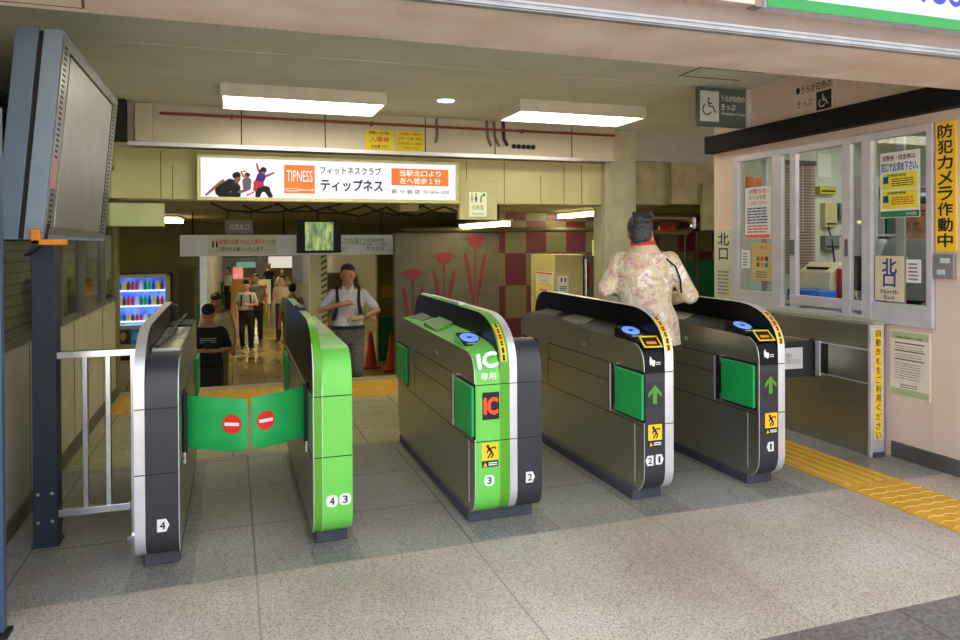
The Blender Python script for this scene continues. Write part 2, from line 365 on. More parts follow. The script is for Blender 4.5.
# ------------------------------------------------------------------ ticket gates
def sup(a0, b0, a1, b1, p, n=10):
    """corner from (a0,b0) (vertical tangent) to (a1,b1) (horizontal tangent)"""
    out = []
    for i in range(n+1):
        t = PI/2*i/n
        u = math.cos(t)**(2/p); v = math.sin(t)**(2/p)
        out.append((a1+(a0-a1)*u, b0+(b1-b0)*v))
    return out
BOT = [(5.0, .055), (3.47, .085), (3.41, .10), (3.37, .14), (3.35, .20)]
def prof(front, back): return BOT+front+back+[(5.08, .18), (5.05, .08)]
LF = [(3.35, .70), (3.3505, .73), (3.354, .765), (3.364, .797), (3.382, .824), (3.408, .844), (3.44, .854), (3.5, .859), (3.6, .862), (3.75, .865), (4.2, .874)]
RF = [(3.35, .70), (3.3505, .735), (3.354, .775), (3.364, .81), (3.382, .84), (3.408, .862), (3.44, .876), (3.5, .888), (3.6, .90), (3.75, .912), (4.2, .918)]
LB = [(4.9, .89), (4.97, .882), (5.02, .865), (5.06, .83), (5.08, .78)]
RB = [(4.9, .915), (4.97, .905), (5.02, .885), (5.06, .845), (5.08, .80)]
HF = [(3.35, .70), (3.351, .745), (3.356, .785), (3.366, .825), (3.384, .86), (3.41, .887), (3.445, .906), (3.49, .915), (3.6, .915), (4.2, .918)]
HB = [(4.9, .925), (4.98, .918), (5.03, .90), (5.065, .865), (5.08, .82)]
CF = [(3.35, .70)]+sup(3.35, .77, 3.74, 1.035, 2.3, 12)
CB = [(4.7, 1.045), (4.93, 1.045), (4.99, 1.035), (5.04, 1.01), (5.08, .97), (5.10, .92), (5.11, .87), (5.11, .5)]
BOT[1:] = [(3.46, .055), (3.425, .06), (3.396, .073), (3.373, .095), (3.357, .128), (3.35, .17)]
HIGHC = BOT+HF[:7]+[(3.49, .912), (3.7, .88), (4.2, .80)]+[(4.9, .72), (5.08, .6)]+[(5.08, .18), (5.05, .08)]
LOW, LOWR, HIGH, CRE = prof(LF, LB), prof(RF, RB), prof(HF, HB), prof(CF, CB)
def lerpz(L, y):
    for (a, za), (b, zb) in zip(L, L[1:]):
        if a <= y <= b and b > a: return za+(zb-za)*(y-a)/(b-a)
    return L[-1][1]
def surf(x0, x1, u, y, hi=False):
    zl = lerpz(HF if hi else LF, y); zr = lerpz(HF if hi else RF, y)
    return Vector((x0+(x1-x0)*u, y, zl+(zr-zl)*u))
def frame(x0, x1, u, y, hi=False):
    e = .02; c = surf(x0, x1, u, y, hi)
    R = (surf(x0, x1, min(1, u+.2), y, hi)-surf(x0, x1, max(0, u-.2), y, hi)).normalized()
    U = (surf(x0, x1, u, y+e, hi)-surf(x0, x1, u, y-e, hi)).normalized()
    N = R.cross(U).normalized(); U = N.cross(R).normalized()
    return c+N*.0015, R, U
def rimstrip(prf, i0, i1, x0, x1, off, th, m, parent, name):
    seg = prf[i0:i1+1]; cx, cz = 4.2, .5
    def o(p, d):
        v = Vector((p[0]-cx, p[1]-cz)); v.normalize(); return (p[0]+v.x*d, p[1]+v.y*d)
    mb = MB(); poly = [o(p, off) for p in seg]+[o(p, off+th) for p in reversed(seg)]
    for i in range(len(seg)-1):
        q = [o(seg[i], off), o(seg[i+1], off), o(seg[i+1], off+th), o(seg[i], off+th)]
        mb.prism(q, x0, x1)
    return mb.build(name, m, parent)
discm = mat('reader_blue', (120, 165, 250), .35, emit=.55, c2=(110, 155, 245))
discr = mat('reader_ring', (40, 60, 190), .35, emit=.25)
def reader(x0, x1, root, y=3.60):
    c = Vector(((x0+x1)/2, y, .897)); R = Vector((1, 0, .01)).normalized(); N = R.cross(Vector((0, 1, .30))).normalized(); U = N.cross(R)
    w, h = (x1-x0)*.93, .20
    cs = [c+R*a*w/2+U*b*h/2 for b in (-1, 1) for a in (-1, 1)]
    MB().hexa([Vector((q.x, q.y, .84)) for q in cs]+cs).build('reader_wedge', [m for m in root.children if m.name.startswith('gate_body')][0].data.materials[2 if 'dark' in root['label'] else 0], root, .003)
    r = plate(c, R, U, w*.94, .17, mblack, root, 'card_reader', .003, .001)
    MB().disc(c+N*.003+U*.015, .05, N, .002, ry=.056).build('reader_disc', discm, r)
    MB().disc(c+N*.005+U*.015, .015, N, .0006).build('reader_logo', discr, r)
    plate(c-U*.062+N*.003, R, U, .07, .014, mat('reader_label', (190, 200, 200), .4), r, 'reader_label', .001)
def sidepanel(x, root, sgn=-1, dy=0):
    """detail lines, recess, pads on a steel side face; sgn=-1 faces -X"""
    def b(y0, y1, z0, z1, d, m, name, bev=0, par=root):
        x0, x1 = sorted((x, x+sgn*d)); return B(x0, x1, y0, y1, z0, z1).build(name, m, par, bev)
    mb = MB()
    def ln(y0, y1, z0, z1):
        x0, x1 = sorted((x, x+sgn*.0012)); mb.box(x0, x1, y0, y1, z0, z1)
    ln(3.74, 4.58, .707, .712); ln(3.74, 4.58, .60, .604); ln(3.35, 5.06, .418, .422); ln(3.735, 3.74, .42, .712); ln(4.58, 4.585, .42, .712)
    mb.build('panel_seams', seamm, root)
    b(3.445, 3.449, .1, .418, .0015, silver, 'door_edge')
    b(3.712+dy, 3.722+dy, .43, .70, .004, silver, 'hinge_rail')
    b(3.645+dy, 3.70+dy, .44, .71, .002, mblack, 'flap_recess')
    for nm, y0, y1 in (('front_flap', 3.345+dy, 3.635+dy), ('rear_flap', 4.76, 5.05)):
        f = b(y0, y1, .452, .70, .02, pad, nm, .008)
        b(y0-.006, y1+.004, .44, .712, .004, mblack, 'flap_frame')
        yy = y1+.004 if nm == 'front_flap' else y0-.016
        for z in (() if nm == 'rear_flap' else (.672, .44)): b(yy, yy+.012, z, z+.045, .016, chrome, 'hinge', 0, f)
    mk = MB(); x0, x1 = sorted((x, x+sgn*.0015)); mk.box(x0, x1, 4.03, 4.08, .76, .785); mk.build('maker_plate', mat('maker_plate', (150, 150, 150), .4), root)
def gate(label, bodies, crests, pl, texts):
    x0 = min(b[0] for b in bodies+crests); x1 = max(b[1] for b in bodies+crests)
    root = thing('ticket_gate', ((x0+x1)/2, 4.2, 0), label, 'ticket gate', 'ticket gates')
    B(pl[0], pl[1], 3.44, 5.0, .0016, .058).build('plinth', plinthm, root, .006)
    for (a, b, kind, fm) in bodies:
        mb = MB()
        if kind == 'low': mb.prism(LOW, a, b, 0, 1, LOWR)
        else: mb.prism(HIGHC if kind == 'drop' else HIGH, a, b, 0, 1)
        if kind == 'low' and fm is darkgrey:
            for i, f in enumerate(mb.f):
                if mb.m[i] == 0 and sum(mb.v[j][2] for j in f)/len(f) > .70 and sum(mb.v[j][1] for j in f)/len(f) < 5.05: mb.m[i] = 2
        body = mb.build('gate_body', [fm, steel, mat('console_black', (20, 20, 23), .5, 0, c2=(17, 17, 20), spec=.18)], root)
        sm = MB()
        for z in (.703, .424): sm.box(a+.001, b-.001, 3.3485, 3.352, z, z+.004)
        sm.build('front_seams', seamm, root)
    for (a, b, fm) in crests:
        o = MB().prism(CRE, a, b, 0, 1).build('crest', [fm, black], root)
        sm = MB()
        for z in (.703, .424): sm.box(a+.001, b-.001, 3.3485, 3.352, z, z+.004)
        sm.build('crest_seams', seamm, root)
    return root
def sticker_warn(x, z, root, y=3.35, w=.085):
    s = plate((x, y-.0005, z), FX, UZ, w, .085, yellow, root, 'warning_sticker', .0015)
    c = Vector((x, y-.002, z))
    mb = MB()
    def seg(p, q, r=.004): mb.tube([(x+p[0], y-.003, z+p[1]), (x+q[0], y-.003, z+q[1])], r, 6)
    mb.ball((x-.012, y-.003, z+.026), .008); seg((-.008, .018), (.008, -.004), .007); seg((-.01, .014), (.024, .02)); seg((.024, .02), (.03, .012)); seg((-.01, .01), (-.016, -.006))
    seg((.008, -.004), (-.004, -.018)); seg((-.004, -.018), (-.012, -.032)); seg((.008, -.004), (.016, -.018)); seg((.016, -.018), (.004, -.032))
    for v in range(len(mb.v)): mb.v[v] = (mb.v[v][0], y-.002-(.0015 if mb.v[v][1] < y-.003 else 0), mb.v[v][2])
    mb.build('falling_figure', txtk, s)
    k = plate((x, y-.0005, z-.061), FX, UZ, w, .03, txtk, root, 'warning_caption', .0015)
    MB().prism([(x-.036, z-.072), (x-.016, z-.072), (x-.026, z-.052)], y-.0035, y-.002, axis=1).build('warning_triangle', yellow, k)
    tlines((x+.016, y-.002, z-.061), FX, UZ, .05, .02, 2, txtw, k, th=.6)
def tagsign(x, z, ch, root, shape, y=3.35):
    s = .027
    if shape == 'L': p = [(-s, 0), (-s*.55, s), (s*.8, s), (s*.8, -s), (-s*.55, -s)]
    elif shape == 'R': p = [(-s*.8, -s), (-s*.8, s), (s*.55, s), (s, 0), (s*.55, -s)]
    else: p = [(s*1.0*math.copysign(abs(math.cos(a))**.6, math.cos(a)), s*math.copysign(abs(math.sin(a))**.8, math.sin(a))) for a in [2*PI*k/20 for k in range(20)]]
    o = MB().prism([(x+a, z+b) for a, b in p], y-.002, y-.0002, axis=1).build('lane_number', white, root)
    text(ch, (x, y-.002, z), FX, UZ, .022 if ch != '1' else .011, .033, txtk, o, 'numeral', bold=.02)
def arrow_panel(x, z, root, y=3.35):
    p = plate((x, y-.0003, z), FX, UZ, .10, .135, mat('display_dark', (40, 40, 42), .4), root, 'lane_display', .0018)
    a = [(0, .052), (.04, .008), (.04, -.014), (.012, .014), (.012, -.05), (-.012, -.05), (-.012, .014), (-.04, -.014), (-.04, .008)]
    MB().prism([(x+u, z+v) for u, v in a], y-.0035, y-.002, axis=1).build('arrow', mat('arrow_green', (84, 150, 48), .5, emit=.06), p)
def crest_warn(a, b, root):
    n0 = len(BOT)+1
    s = rimstrip(CRE, n0+1, n0+7, a, b, .001, .0015, yellow, root, 'warning_strip')
    rimstrip(CRE, n0+4, n0+5, a+.002, b-.002, .0026, .001, orange, s, 'strip_band')
    mb = MB()
    for i in range(n0+1, n0+7):
        p, q = CRE[i], CRE[i+1]
        for t in (.3, .7):
            c = (p[0]+(q[0]-p[0])*t, p[1]+(q[1]-p[1])*t); v = Vector((c[0]-4.2, c[1]-.5)).normalized()*.004
            mb.box((a+b)/2-.006, (a+b)/2+.006, c[0]+v.x-.002, c[0]+v.x+.002, c[1]+v.y-.008, c[1]+v.y+.006)
    mb.build('strip_lettering', txtk, s)
def ticket_slot(x0, x1, root, y=3.405):
    c = Vector(((x0+x1)/2+.004, y, .852)); R = Vector((1, 0, -.02)).normalized(); N = R.cross(Vector((0, .72, .6))).normalized(); U = N.cross(R); c = c+N*.012
    p = plate(c, R, U, .118, .09, mblack, root, 'ticket_slot', .004, .002)
    mb = MB()
    w, h, t = .057, .042, .009
    for (sx, sy, ww, hh) in ((0, 1, w, t/2), (0, -1, w, t/2), (1, 0, t/2, h), (-1, 0, t/2, h)):
        cc = c+R*sx*(w-t/2)+U*sy*(h-t/2)+N*.004
        mb.hexa([cc+R*a*ww+U*b*hh+N*k for k in (0, .003) for b in (-1, 1) for a in (-1, 1)])
    mb.build('slot_frame', mat('slot_yellow', (252, 224, 40), .4), p)
    plate(c-U*.008, R, U, .06, .018, orange, p, 'slot_lip', .007)
def handmark(x0, x1, root):
    c = Vector((x0+(x1-x0)*.42, 3.356-.002, .748))
    mb = MB().ball(c+Vector((.005, 0, -.008)), (.018, .003, .02), 0, 12, 8)
    for dx, dz, L in ((-.012, .012, .032), (0, .012, .016), (.011, .010, .014)): mb.ball(c+Vector((dx, 0, dz)), (.0075, .003, L), 0, 8, 6)
    mb.build('hand_mark', white, root)
    tlines(c+Vector((.036, -.001, .006)), FX, UZ, .03, .02, 2, white, root, 'hand_caption')
def toptrays(x0, x1, root, m=None):
    for y0, y1, z, mm in ((4.60, 4.86, .005, mat('tray_grey', (84, 88, 88), .4, .2)), (4.12, 4.42, .005 if m is None else .02, mat('tray_olive', (62, 64, 30), .4))):
        a = x0+.02; b = x1-.008; za = lerpz(LF, min(y0, 4.2)); zb = lerpz(RF, min(y0, 4.2))
        vs = [(a, y0, .862), (b, y0, .90), (a, y1, .872), (b, y1, .91), (a, y0, za+z), (b, y0, zb+z), (a, y1, za+z+.014), (b, y1, zb+z+.004)]
        MB().hexa([Vector(v) for v in vs]).build('top_tray', mm if m is None or y0 != 4.12 else m, root, .003)

# gate 4
gA = gate('silver edged dark grey ticket gate numbered 4, leftmost of the row', [(-.354, -.221, 'high', darkgrey)], [(-.396, -.354, silver)], (-.37, -.225), None)
tagsign(-.287, .205, '4', gA, 'R')
trayA = mat('tray_brushed', (176, 176, 168), .3, .75)
for y0, y1, mm in ((3.6, 3.95, trayA), (4.0, 4.5, trayA), (4.55, 4.9, mblack)):
    B(-.35, -.225, y0, y1, .90, .93 if mm is trayA else .935).build('top_plate', mm, gA, .004)
MB().tube([(-.33, 3.62, .935), (-.3, 3.9, .945), (-.29, 4.3, .96), (-.27, 4.85, .97)], .008, 8).build('cable', mblack, gA)
B(-.375, -.325, 4.86, 4.96, .93, 1.03).build('rear_housing', mblack, gA, .01)
B(-.221, -.20, 4.78, 5.05, .46, .70).build('rear_flap', pad, gA, .008)
sl = MB()
for z in (.42, .70): sl.box(-.2215, -.2195, 3.36, 5.06, z, z+.004)
sl.build('panel_seams', seamm, gA)
# gate 4/3
gB = gate('bright green ticket gate numbered 4 and 3, between two open lanes', [(.386, .523, 'high', lgreen)], [(.347, .386, mgreen)], (.365, .51), None)
tagsign(.428, .222, '4', gB, 'O'); tagsign(.488, .225, '3', gB, 'O')
plow = [(y, min(z, .72)) for y, z in LOW if z < .9]
MB().prism([(5.0, .057), (3.46, .057), (3.396, .075), (3.362, .125), (3.354, .18), (3.354, .70), (5.07, .72), (5.07, .2), (5.04, .11)], .343, .347).build('side_panel', steel, gB)
B(.323, .343, 4.78, 5.05, .43, .69).build('rear_flap', pad, gB, .008)
MB().tube([(.341, 3.36, .423), (.341, 5.04, .423)], .002, 6).build('panel_seams', seamm, gB)
B(.40, .515, 3.9, 4.8, .915, .93).build('top_cover', mat('cover_pale_green', (170, 190, 110), .4), gB, .004)
B(.345, .385, 4.05, 4.3, 1.04, 1.056).build('crest_sensor', mblack, gB, .003)
# gate 3/2
gC = gate('wide ticket gate numbered 3 and 2, green with a red IC display', [(1.122, 1.253, 'low', lgreen), (1.345, 1.48, 'drop', darkgrey)], [(1.253, 1.306, mgreen), (1.306, 1.345, silver)], (1.112, 1.465), None)
sidepanel(1.122, gC); reader(1.122, 1.253, gC, 3.62); sticker_warn(1.20, .375, gC); crest_warn(1.262, 1.292, gC)
toptrays(1.122, 1.253, gC, mat('tray_green', (86, 160, 40), .4))
c, R, U = frame(1.122, 1.253, .5, 3.378)
text('IC', (1.186, 3.350, .822), (1, 0, .12), (0, .5, 1), .1, .074, txtw, gC, 'ic_mark', bold=.06, lift=.013)
text('専用', (1.19, 3.3485, .748), FX, (0, .1, 1), .08, .036, txtw, gC, 'exclusive_mark', bold=.01, lift=.007)
d = plate((1.205, 3.3497, .60), FX, UZ, .088, .135, mblack, gC, 'lane_display', .002)
text('IC', (1.205, 3.3475, .60), FX, UZ, .068, .078, mat('led_red', (250, 60, 30), .5, emit=1.2), d, 'ic_lamp', bold=.05)
tagsign(1.195, .232, '3', gC, 'O'); tagsign(1.412, .225, '2', gC, 'R')
for y in (4.05, 4.75): B(1.262, 1.30, y, y+.2, 1.04, 1.055).build('crest_sensor', silver, gC, .003)
# gate 2/1 and gate 1
gD = gate('dark grey ticket gate numbered 2 and 1, left of the woman', [(2.075, 2.203, 'low', darkgrey)], [(2.203, 2.256, silver)], (2.055, 2.235), None)
sidepanel(2.075, gD); reader(2.075, 2.203, gD, 3.58); sticker_warn(2.14, .385, gD); crest_warn(2.211, 2.246, gD); ticket_slot(2.075, 2.203, gD)
handmark(2.075, 2.203, gD); arrow_panel(2.139, .587, gD); tagsign(2.108, .235, '2', gD, 'L'); tagsign(2.165, .237, '1', gD, 'R'); toptrays(2.075, 2.203, gD)
gE = gate('dark grey ticket gate numbered 1, right of the woman and nearest the office', [(2.822, 2.955, 'low', darkgrey)], [(2.955, 3.003, silver)], (2.812, 2.985), None)
sidepanel(2.822, gE, dy=.03); reader(2.822, 2.955, gE, 3.56); sticker_warn(2.905, .385, gE); crest_warn(2.962, 2.995, gE); ticket_slot(2.822, 2.955, gE)
handmark(2.822, 2.955, gE); arrow_panel(2.90, .587, gE); tagsign(2.90, .235, '1', gE, 'L'); toptrays(2.822, 2.955, gE)
# front trim beads
for g, x, pr in ((gC, 1.122, LOW), (gD, 2.075, LOW), (gE, 2.822, LOW), (gB, .347, CRE), (gB, .386, HIGH), (gA, -.221, HIGH)):
    n = len(BOT); pts = [(x, y, z) for y, z in pr[2:n+7]]
    MB().tube(pts, .0022, 6).build('edge_bead', silver, g)

# closed flap doors of lane 4
def flapdoor(x0, x1, y0, y1, z0, z1, zt, root, name, rnd):
    """hinged at x0, free tip at x1"""
    n = 10; m = 6; vs = []; fs = []
    for k in (0, 1):
        for j in range(m+1):
            for i in range(n+1):
                u = i/n; v = j/m
                edge = min(1, min(u, 1-u)*8)*min(1, min(v, 1-v)*6)
                th = .004+.013*edge**.5
                x = x0+(x1-x0)*u; y = y0+(y1-y0)*u
                lo = z0+(zt[0]-z0)*u; hi = z1+(zt[1]-z1)*u
                if rnd and u > .85 and v == 0: lo += (u-.85)*.12
                vs.append((x, y+(th if k else -th), lo+(hi-lo)*v))
    N = (n+1)*(m+1)
    for j in range(m):
        for i in range(n):
            a = j*(n+1)+i; fs.append((a, a+1, a+n+2, a+n+1)); fs.append((N+a, N+a+n+1, N+a+n+2, N+a+1))
    for i in range(n):
        fs.append((i, N+i, N+i+1, i+1)); a = m*(n+1)+i; fs.append((a, a+1, N+a+1, N+a))
    for j in range(m):
        a = j*(n+1); fs.append((a, a+n+1, N+a+n+1, N+a)); a += n; fs.append((a, N+a, N+a+n+1, a+n+1))
    f = MB().add(vs, fs, 0, True).build(name, pad, root)
    return f
fA = flapdoor(-.206, .064, 3.62, 3.50, .455, .70, (.443, .69), gA, 'closed_flap', True)
fB = flapdoor(.336, .082, 3.62, 3.50, .46, .706, (.448, .694), gB, 'closed_flap', True)
def noentry(x, z, f, sg):
    y = 3.62-.12*(abs(x-(-.206 if sg > 0 else .336)))/.262-.019
    R = Vector((1, -.45*sg, 0)).normalized(); N = R.cross(Vector(UZ))
    d = MB().disc((x, y, z), .045, N, .002).build('no_entry_disc', red, f)
    plate(Vector((x, y, z)), R, UZ, .068, .015, white, d, 'no_entry_bar', .0032)
noentry(-.004, .576, fA, 1); noentry(.146, .581, fB, -1)
for g, x0, x1 in ((gA, -.221, -.20), (gB, .328, .347)):
    B(x0, x1, 3.585, 3.655, .43, .715).build('hinge_post', mblack, g, .004)
    MB().tube([((x0+x1)/2, 3.575, .40), ((x0+x1)/2, 3.575, .45)], .01, 10).build('hinge_foot', chrome, g)
    MB().tube([((x0+x1)/2, 3.58, .45), ((x0+x1)/2, 3.58, .74)], .006, 8).build('hinge_pin', mblack, g)

# ------------------------------------------------------------------ monitor on posts, fence
mon = thing('display_monitor', (-.83, 4.5, 1.42), 'large grey-blue wall display seen edge-on, tilted down over the left posts', 'monitor')
def msl(f0, f1, y0, y1, z0, z1, m, name, par, bev=.003):
    def X(z, o): return -.80+(z-1.43)/.945*.09-o
    return MB().prism([(X(z0, f0), z0), (X(z1, f0), z1), (X(z1, f1), z1), (X(z0, f1), z0)], y0, y1, axis=1).build(name, m, par, bev)
front = msl(0, .075, 3.69, 5.35, 1.43, 2.375, bluegrey, 'front_casing', mon)
msl(.075, .095, 3.70, 5.34, 1.44, 2.365, mblack, 'gap_strip', mon)
msl(.095, .185, 3.69, 5.35, 1.43, 2.38, mat('rear_casing', (112, 134, 158), .45, .1), 'rear_casing', mon)
msl(-.004, 0, 3.71, 5.33, 1.45, 2.355, mat('bezel_grey', (150, 154, 158), .3, .5), 'bezel', front)
msl(-.008, -.004, 3.86, 5.10, 1.49, 2.29, mat('screen_sheen', (186, 186, 188), .42, .7, c2=(176, 176, 178)), 'screen', mon)
fm = MB()
def mframe(y0, y1, z0, z1):
    def X(z, o): return -.80+(z-1.43)/.945*.09-o
    fm.prism([(X(z0, -.0095), z0), (X(z1, -.0095), z1), (X(z1, -.004), z1), (X(z0, -.004), z0)], y0, y1, axis=1)
mframe(3.85, 5.12, 2.29, 2.305); mframe(5.10, 5.125, 1.48, 2.30)
fm.build('screen_border', mblack, mon)
vm = MB(); vm2 = MB()
for i in range(34):
    z = 1.48+i*.025
    for y0, y1 in ((3.745, 3.80), (5.19, 5.26)):
        def X(z, o): return -.80+(z-1.43)/.945*.09-o
        (vm if y0 < 4 else vm2).prism([(X(z, -.005), z), (X(z+.010, -.005), z+.010), (X(z+.010, 0), z+.010), (X(z, 0), z)], y0, y1, axis=1)
vm.build('vent_slots', mblack, mon); vm2.build('vent_slots', mblack, mon)
msl(-.0055, -.004, 3.735, 3.81, 1.66, 1.80, mat('pink_sticker', (224, 164, 156), .5), 'pink_sticker', mon, 0)
cl = MB().box(-.838, -.802, 3.655, 3.688, 1.405, 1.478).box(-.838, -.698, 3.655, 3.688, 1.405, 1.43)
cl.build('clamp', orange, mon, .004)
post = thing('steel_post', (-.825, 3.86, 0), 'dark slate square post with bolts under the tilted display', 'post')
B(-.876, -.776, 3.82, 3.92, 0, 1.405).build('post_body', slate, post, .003)
B(-.882, -.770, 3.812, 3.93, 0, .012).build('foot_plate', slate, post)
for x in (-.855, -.797):
    for z in (.12, .25): MB().disc((x, 3.82, z), .008, (0, -1, 0), .006, 10).build('bolt', chrome, post)
post2 = thing('steel_post', (-.83, 3.05, 0), 'blue-grey square post at the left edge of the photo', 'post')
B(-.90, -.782, 3.0, 3.04, .012, 1.9).build('post_body', mat('post_blue', (66, 92, 124), .42, .15), post2, .003)
B(-.93, -.765, 2.97, 3.05, 0, .012).build('foot_plate', mblack, post2)
cab = MB().tube([(-.78, 3.72, 1.50), (-.79, 3.71, 1.43), (-.83, 3.72, 1.38), (-.88, 3.75, 1.36), (-.90, 3.95, 1.36)], .006, 8)
tag(cab.build('cable', mblack, None), 'thin black cable hanging below the tilted display', 'cable')
fence = thing('metal_railing', (-.6, 3.85, 0), 'polished steel railing between the slate post and gate 4', 'railing')
def sq(x0, x1, z0, z1, nm, y=3.84, t=.018): B(x0, x1, y-t, y+t, z0, z1).build(nm, chrome, fence, .003)
sq(-.7755, -.43, .872, .905, 'top_rail'); sq(-.7755, -.466, .13, .165, 'bottom_rail')
for x in (-.66, -.562): sq(x-.012, x+.012, .16, .875, 'baluster', t=.014)
sq(-.466, -.43, .0, .875, 'end_post'); B(-.48, -.41, 3.80, 3.88, 0, .01).build('foot_plate', chrome, fence)

# left display windows
for n, (y0, y1) in enumerate(((3.62, 5.05), (5.12, 5.78), (5.84, 6.68), (6.74, 7.48))):
    w = thing('window_%d' % (n+1), (-1.03, (y0+y1)/2, .9), None, None); w['kind'] = 'structure'
    f = MB().box(-1.045, -1.005, y0, y0+.03, .9, 2.12).box(-1.045, -1.005, y1-.03, y1, .9, 2.12).box(-1.045, -1.005, y0+.03, y1-.03, .9, .935).box(-1.045, -1.005, y0+.03, y1-.03, 2.09, 2.12)
    f.build('window_frame', mat('window_frame_grey', (120, 118, 108), .4, .4), w); B(-1.03, -1.024, y0+.03, y1-.03, .935, 2.09).build('pane', glass, w)
sh = MB().box(-1.14, -1.125, 3.65, 5.0, .92, 2.1)
shr = sh.build('roller_shutter', mat('shutter_grey', (140, 138, 128), .5, .3), None); tag(shr, 'closed grey slatted shutter behind the first left window', 'shutter')
slt = MB()
for i in range(19): slt.box(-1.126, -1.122, 3.66, 4.99, .95+i*.06, .956+i*.06)
slt.build('slat_lines', seamm, shr)
for lab, y0, y1, z0, z1, c, t in (('pale teal poster inside the second left window', 5.3, 5.7, 1.0, 1.6, (120, 164, 160), .02), ('white paper poster low in the second left window', 5.16, 5.28, .98, 1.35, (200, 200, 190), .02),
                                  ('faded teal poster inside the third left window', 6.1, 6.5, 1.1, 1.75, (126, 160, 154), .02), ('pale green poster inside the last left window', 6.85, 7.3, 1.02, 1.7, (156, 166, 90), .02)):
    o = B(-1.3, -1.3+t, y0, y1, z0, z1).build('poster', mat('p'+lab[-30:], c, .6, c2=tuple(int(v*.5) for v in c), scale=9), None); tag(o, lab, 'poster', 'panels suggesting reflections and goods in the left windows')  # plain panels stand in for reflections and goods behind the glass
    B(-1.281, -1.279, y0+.05, y1-.05, z1-.12, z1-.06).build('poster_heading', txtr, o)
tag(B(-1.74, -1.05, 5.06, 7.49, .9, .95).build('display_shelf', mat('shelf_dark', (70, 66, 56), .7), None), 'dark display shelf behind the left windows', 'shelf')

dsl = thing('strip_light', (-1.4, 6.3, 2.1), 'slim strip light added to brighten the left display windows', 'strip light'); B(-1.45, -1.35, 5.2, 7.4, 2.17, 2.199).build('housing', lampf, dsl); B(-1.44, -1.36, 5.25, 7.35, 2.15, 2.17).build('tube', mat('added_case_glow', (255, 250, 230), .5, emit=6), dsl)  # lamp added to brighten what stands behind the glass
# ------------------------------------------------------------------ tactile paving
tacm = mat('tactile_yellow', (214, 164, 56), .6, c2=(196, 146, 44), scale=7)
tp = thing('tactile_paving', (3.5, 4, 0), 'yellow tactile strip with long ribs leading in past the office', 'tactile paving')
B(3.29, 3.70, 3.2, 6.6, .0005, .004).build('base', tacm, tp)
rb = MB()
for i in range(5): rb.box(3.325+i*.078, 3.36+i*.078, 3.22, 6.55, .004, .0095)
rb.build('ribs', mat('tactile_rib', (224, 178, 70), .6), tp, .002)
tp2 = thing('tactile_paving', (3.5, 2.7, 0), 'yellow tactile strip with wavy studs on the pale outer paving', 'tactile paving')
B(3.29, 3.70, 2.1, 3.195, .0005, .004).build('base', tacm, tp2)
wv = MB()
for j in range(15):
    y = 2.15+j*.07
    wv.tube([(3.31+i*.0475, y+(.009 if i % 2 else -.009), .004) for i in range(9)], .0045, 6)
wv.build('wavy_studs', mat('tactile_rib', (224, 178, 70), .6), tp2)
tp3 = thing('tactile_paving', (1.2, 7.0, 0), 'yellow tactile band running across the top of the stairs', 'tactile paving')
B(-.98, 3.29, 6.62, 7.38, .0005, .004).build('base', tacm, tp3)
dt = MB()
for j in range(9):
    for i in range(48): dt.box(-.95+i*.088, -.925+i*.088, 6.66+j*.082, 6.685+j*.082, .004, .009)
dt.build('studs', mat('tactile_rib', (224, 178, 70), .6), tp3)

# ------------------------------------------------------------------ luminaires
def lumi(x0, x1, y0, y1, zt, zb, label, strength=1, group='ceiling light boxes', cells=8):
    r = thing('ceiling_light', ((x0+x1)/2, (y0+y1)/2, zb), label, 'ceiling light', group)
    hs = MB().box(x0, x1, y0, y0+.02, zb, zt).box(x0, x1, y1-.02, y1, zb, zt).box(x0, x0+.02, y0+.02, y1-.02, zb, zt).box(x1-.02, x1, y0+.02, y1-.02, zb, zt).box(x0+.02, x1-.02, y0+.02, y1-.02, zt-.01, zt)
    hs.build('housing', lampf, r)
    B(x0+.025, x1-.025, y0+.025, y1-.025, zb+.008, zb+.02).build('diffuser', lampm, r)
    gr = MB()
    for i in range(1, cells): x = x0+(x1-x0)*i/cells; gr.box(x-.002, x+.002, y0+.02, y1-.02, zb+.001, zb+.008)
    gr.box(x0, x1, (y0+y1)/2-.004, (y0+y1)/2+.004, zb+.001, zb+.008)
    gr.build('louvre', lampf, r)
lumi(-.075, 1.25, 6.02, 6.62, 2.679, 2.575, 'long box ceiling light in front of the lit advertisement', cells=9)
lumi(2.41, 3.69, 5.9, 6.45, 2.679, 2.57, 'box ceiling light near the column, right of the round downlight', cells=9)
dl = thing('downlight', (1.81, 6.17, 2.67), 'small round downlight set between the two box lights', 'downlight')
MB().disc((1.81, 6.17, 2.679), .1, (0, 0, -1), .006, 28).build('ring', lampf, dl)
MB().disc((1.81, 6.17, 2.673), .075, (0, 0, -1), .004, 28).build('bulb', mat('bulb_green_white', (225, 255, 235), .5, emit=4), dl)

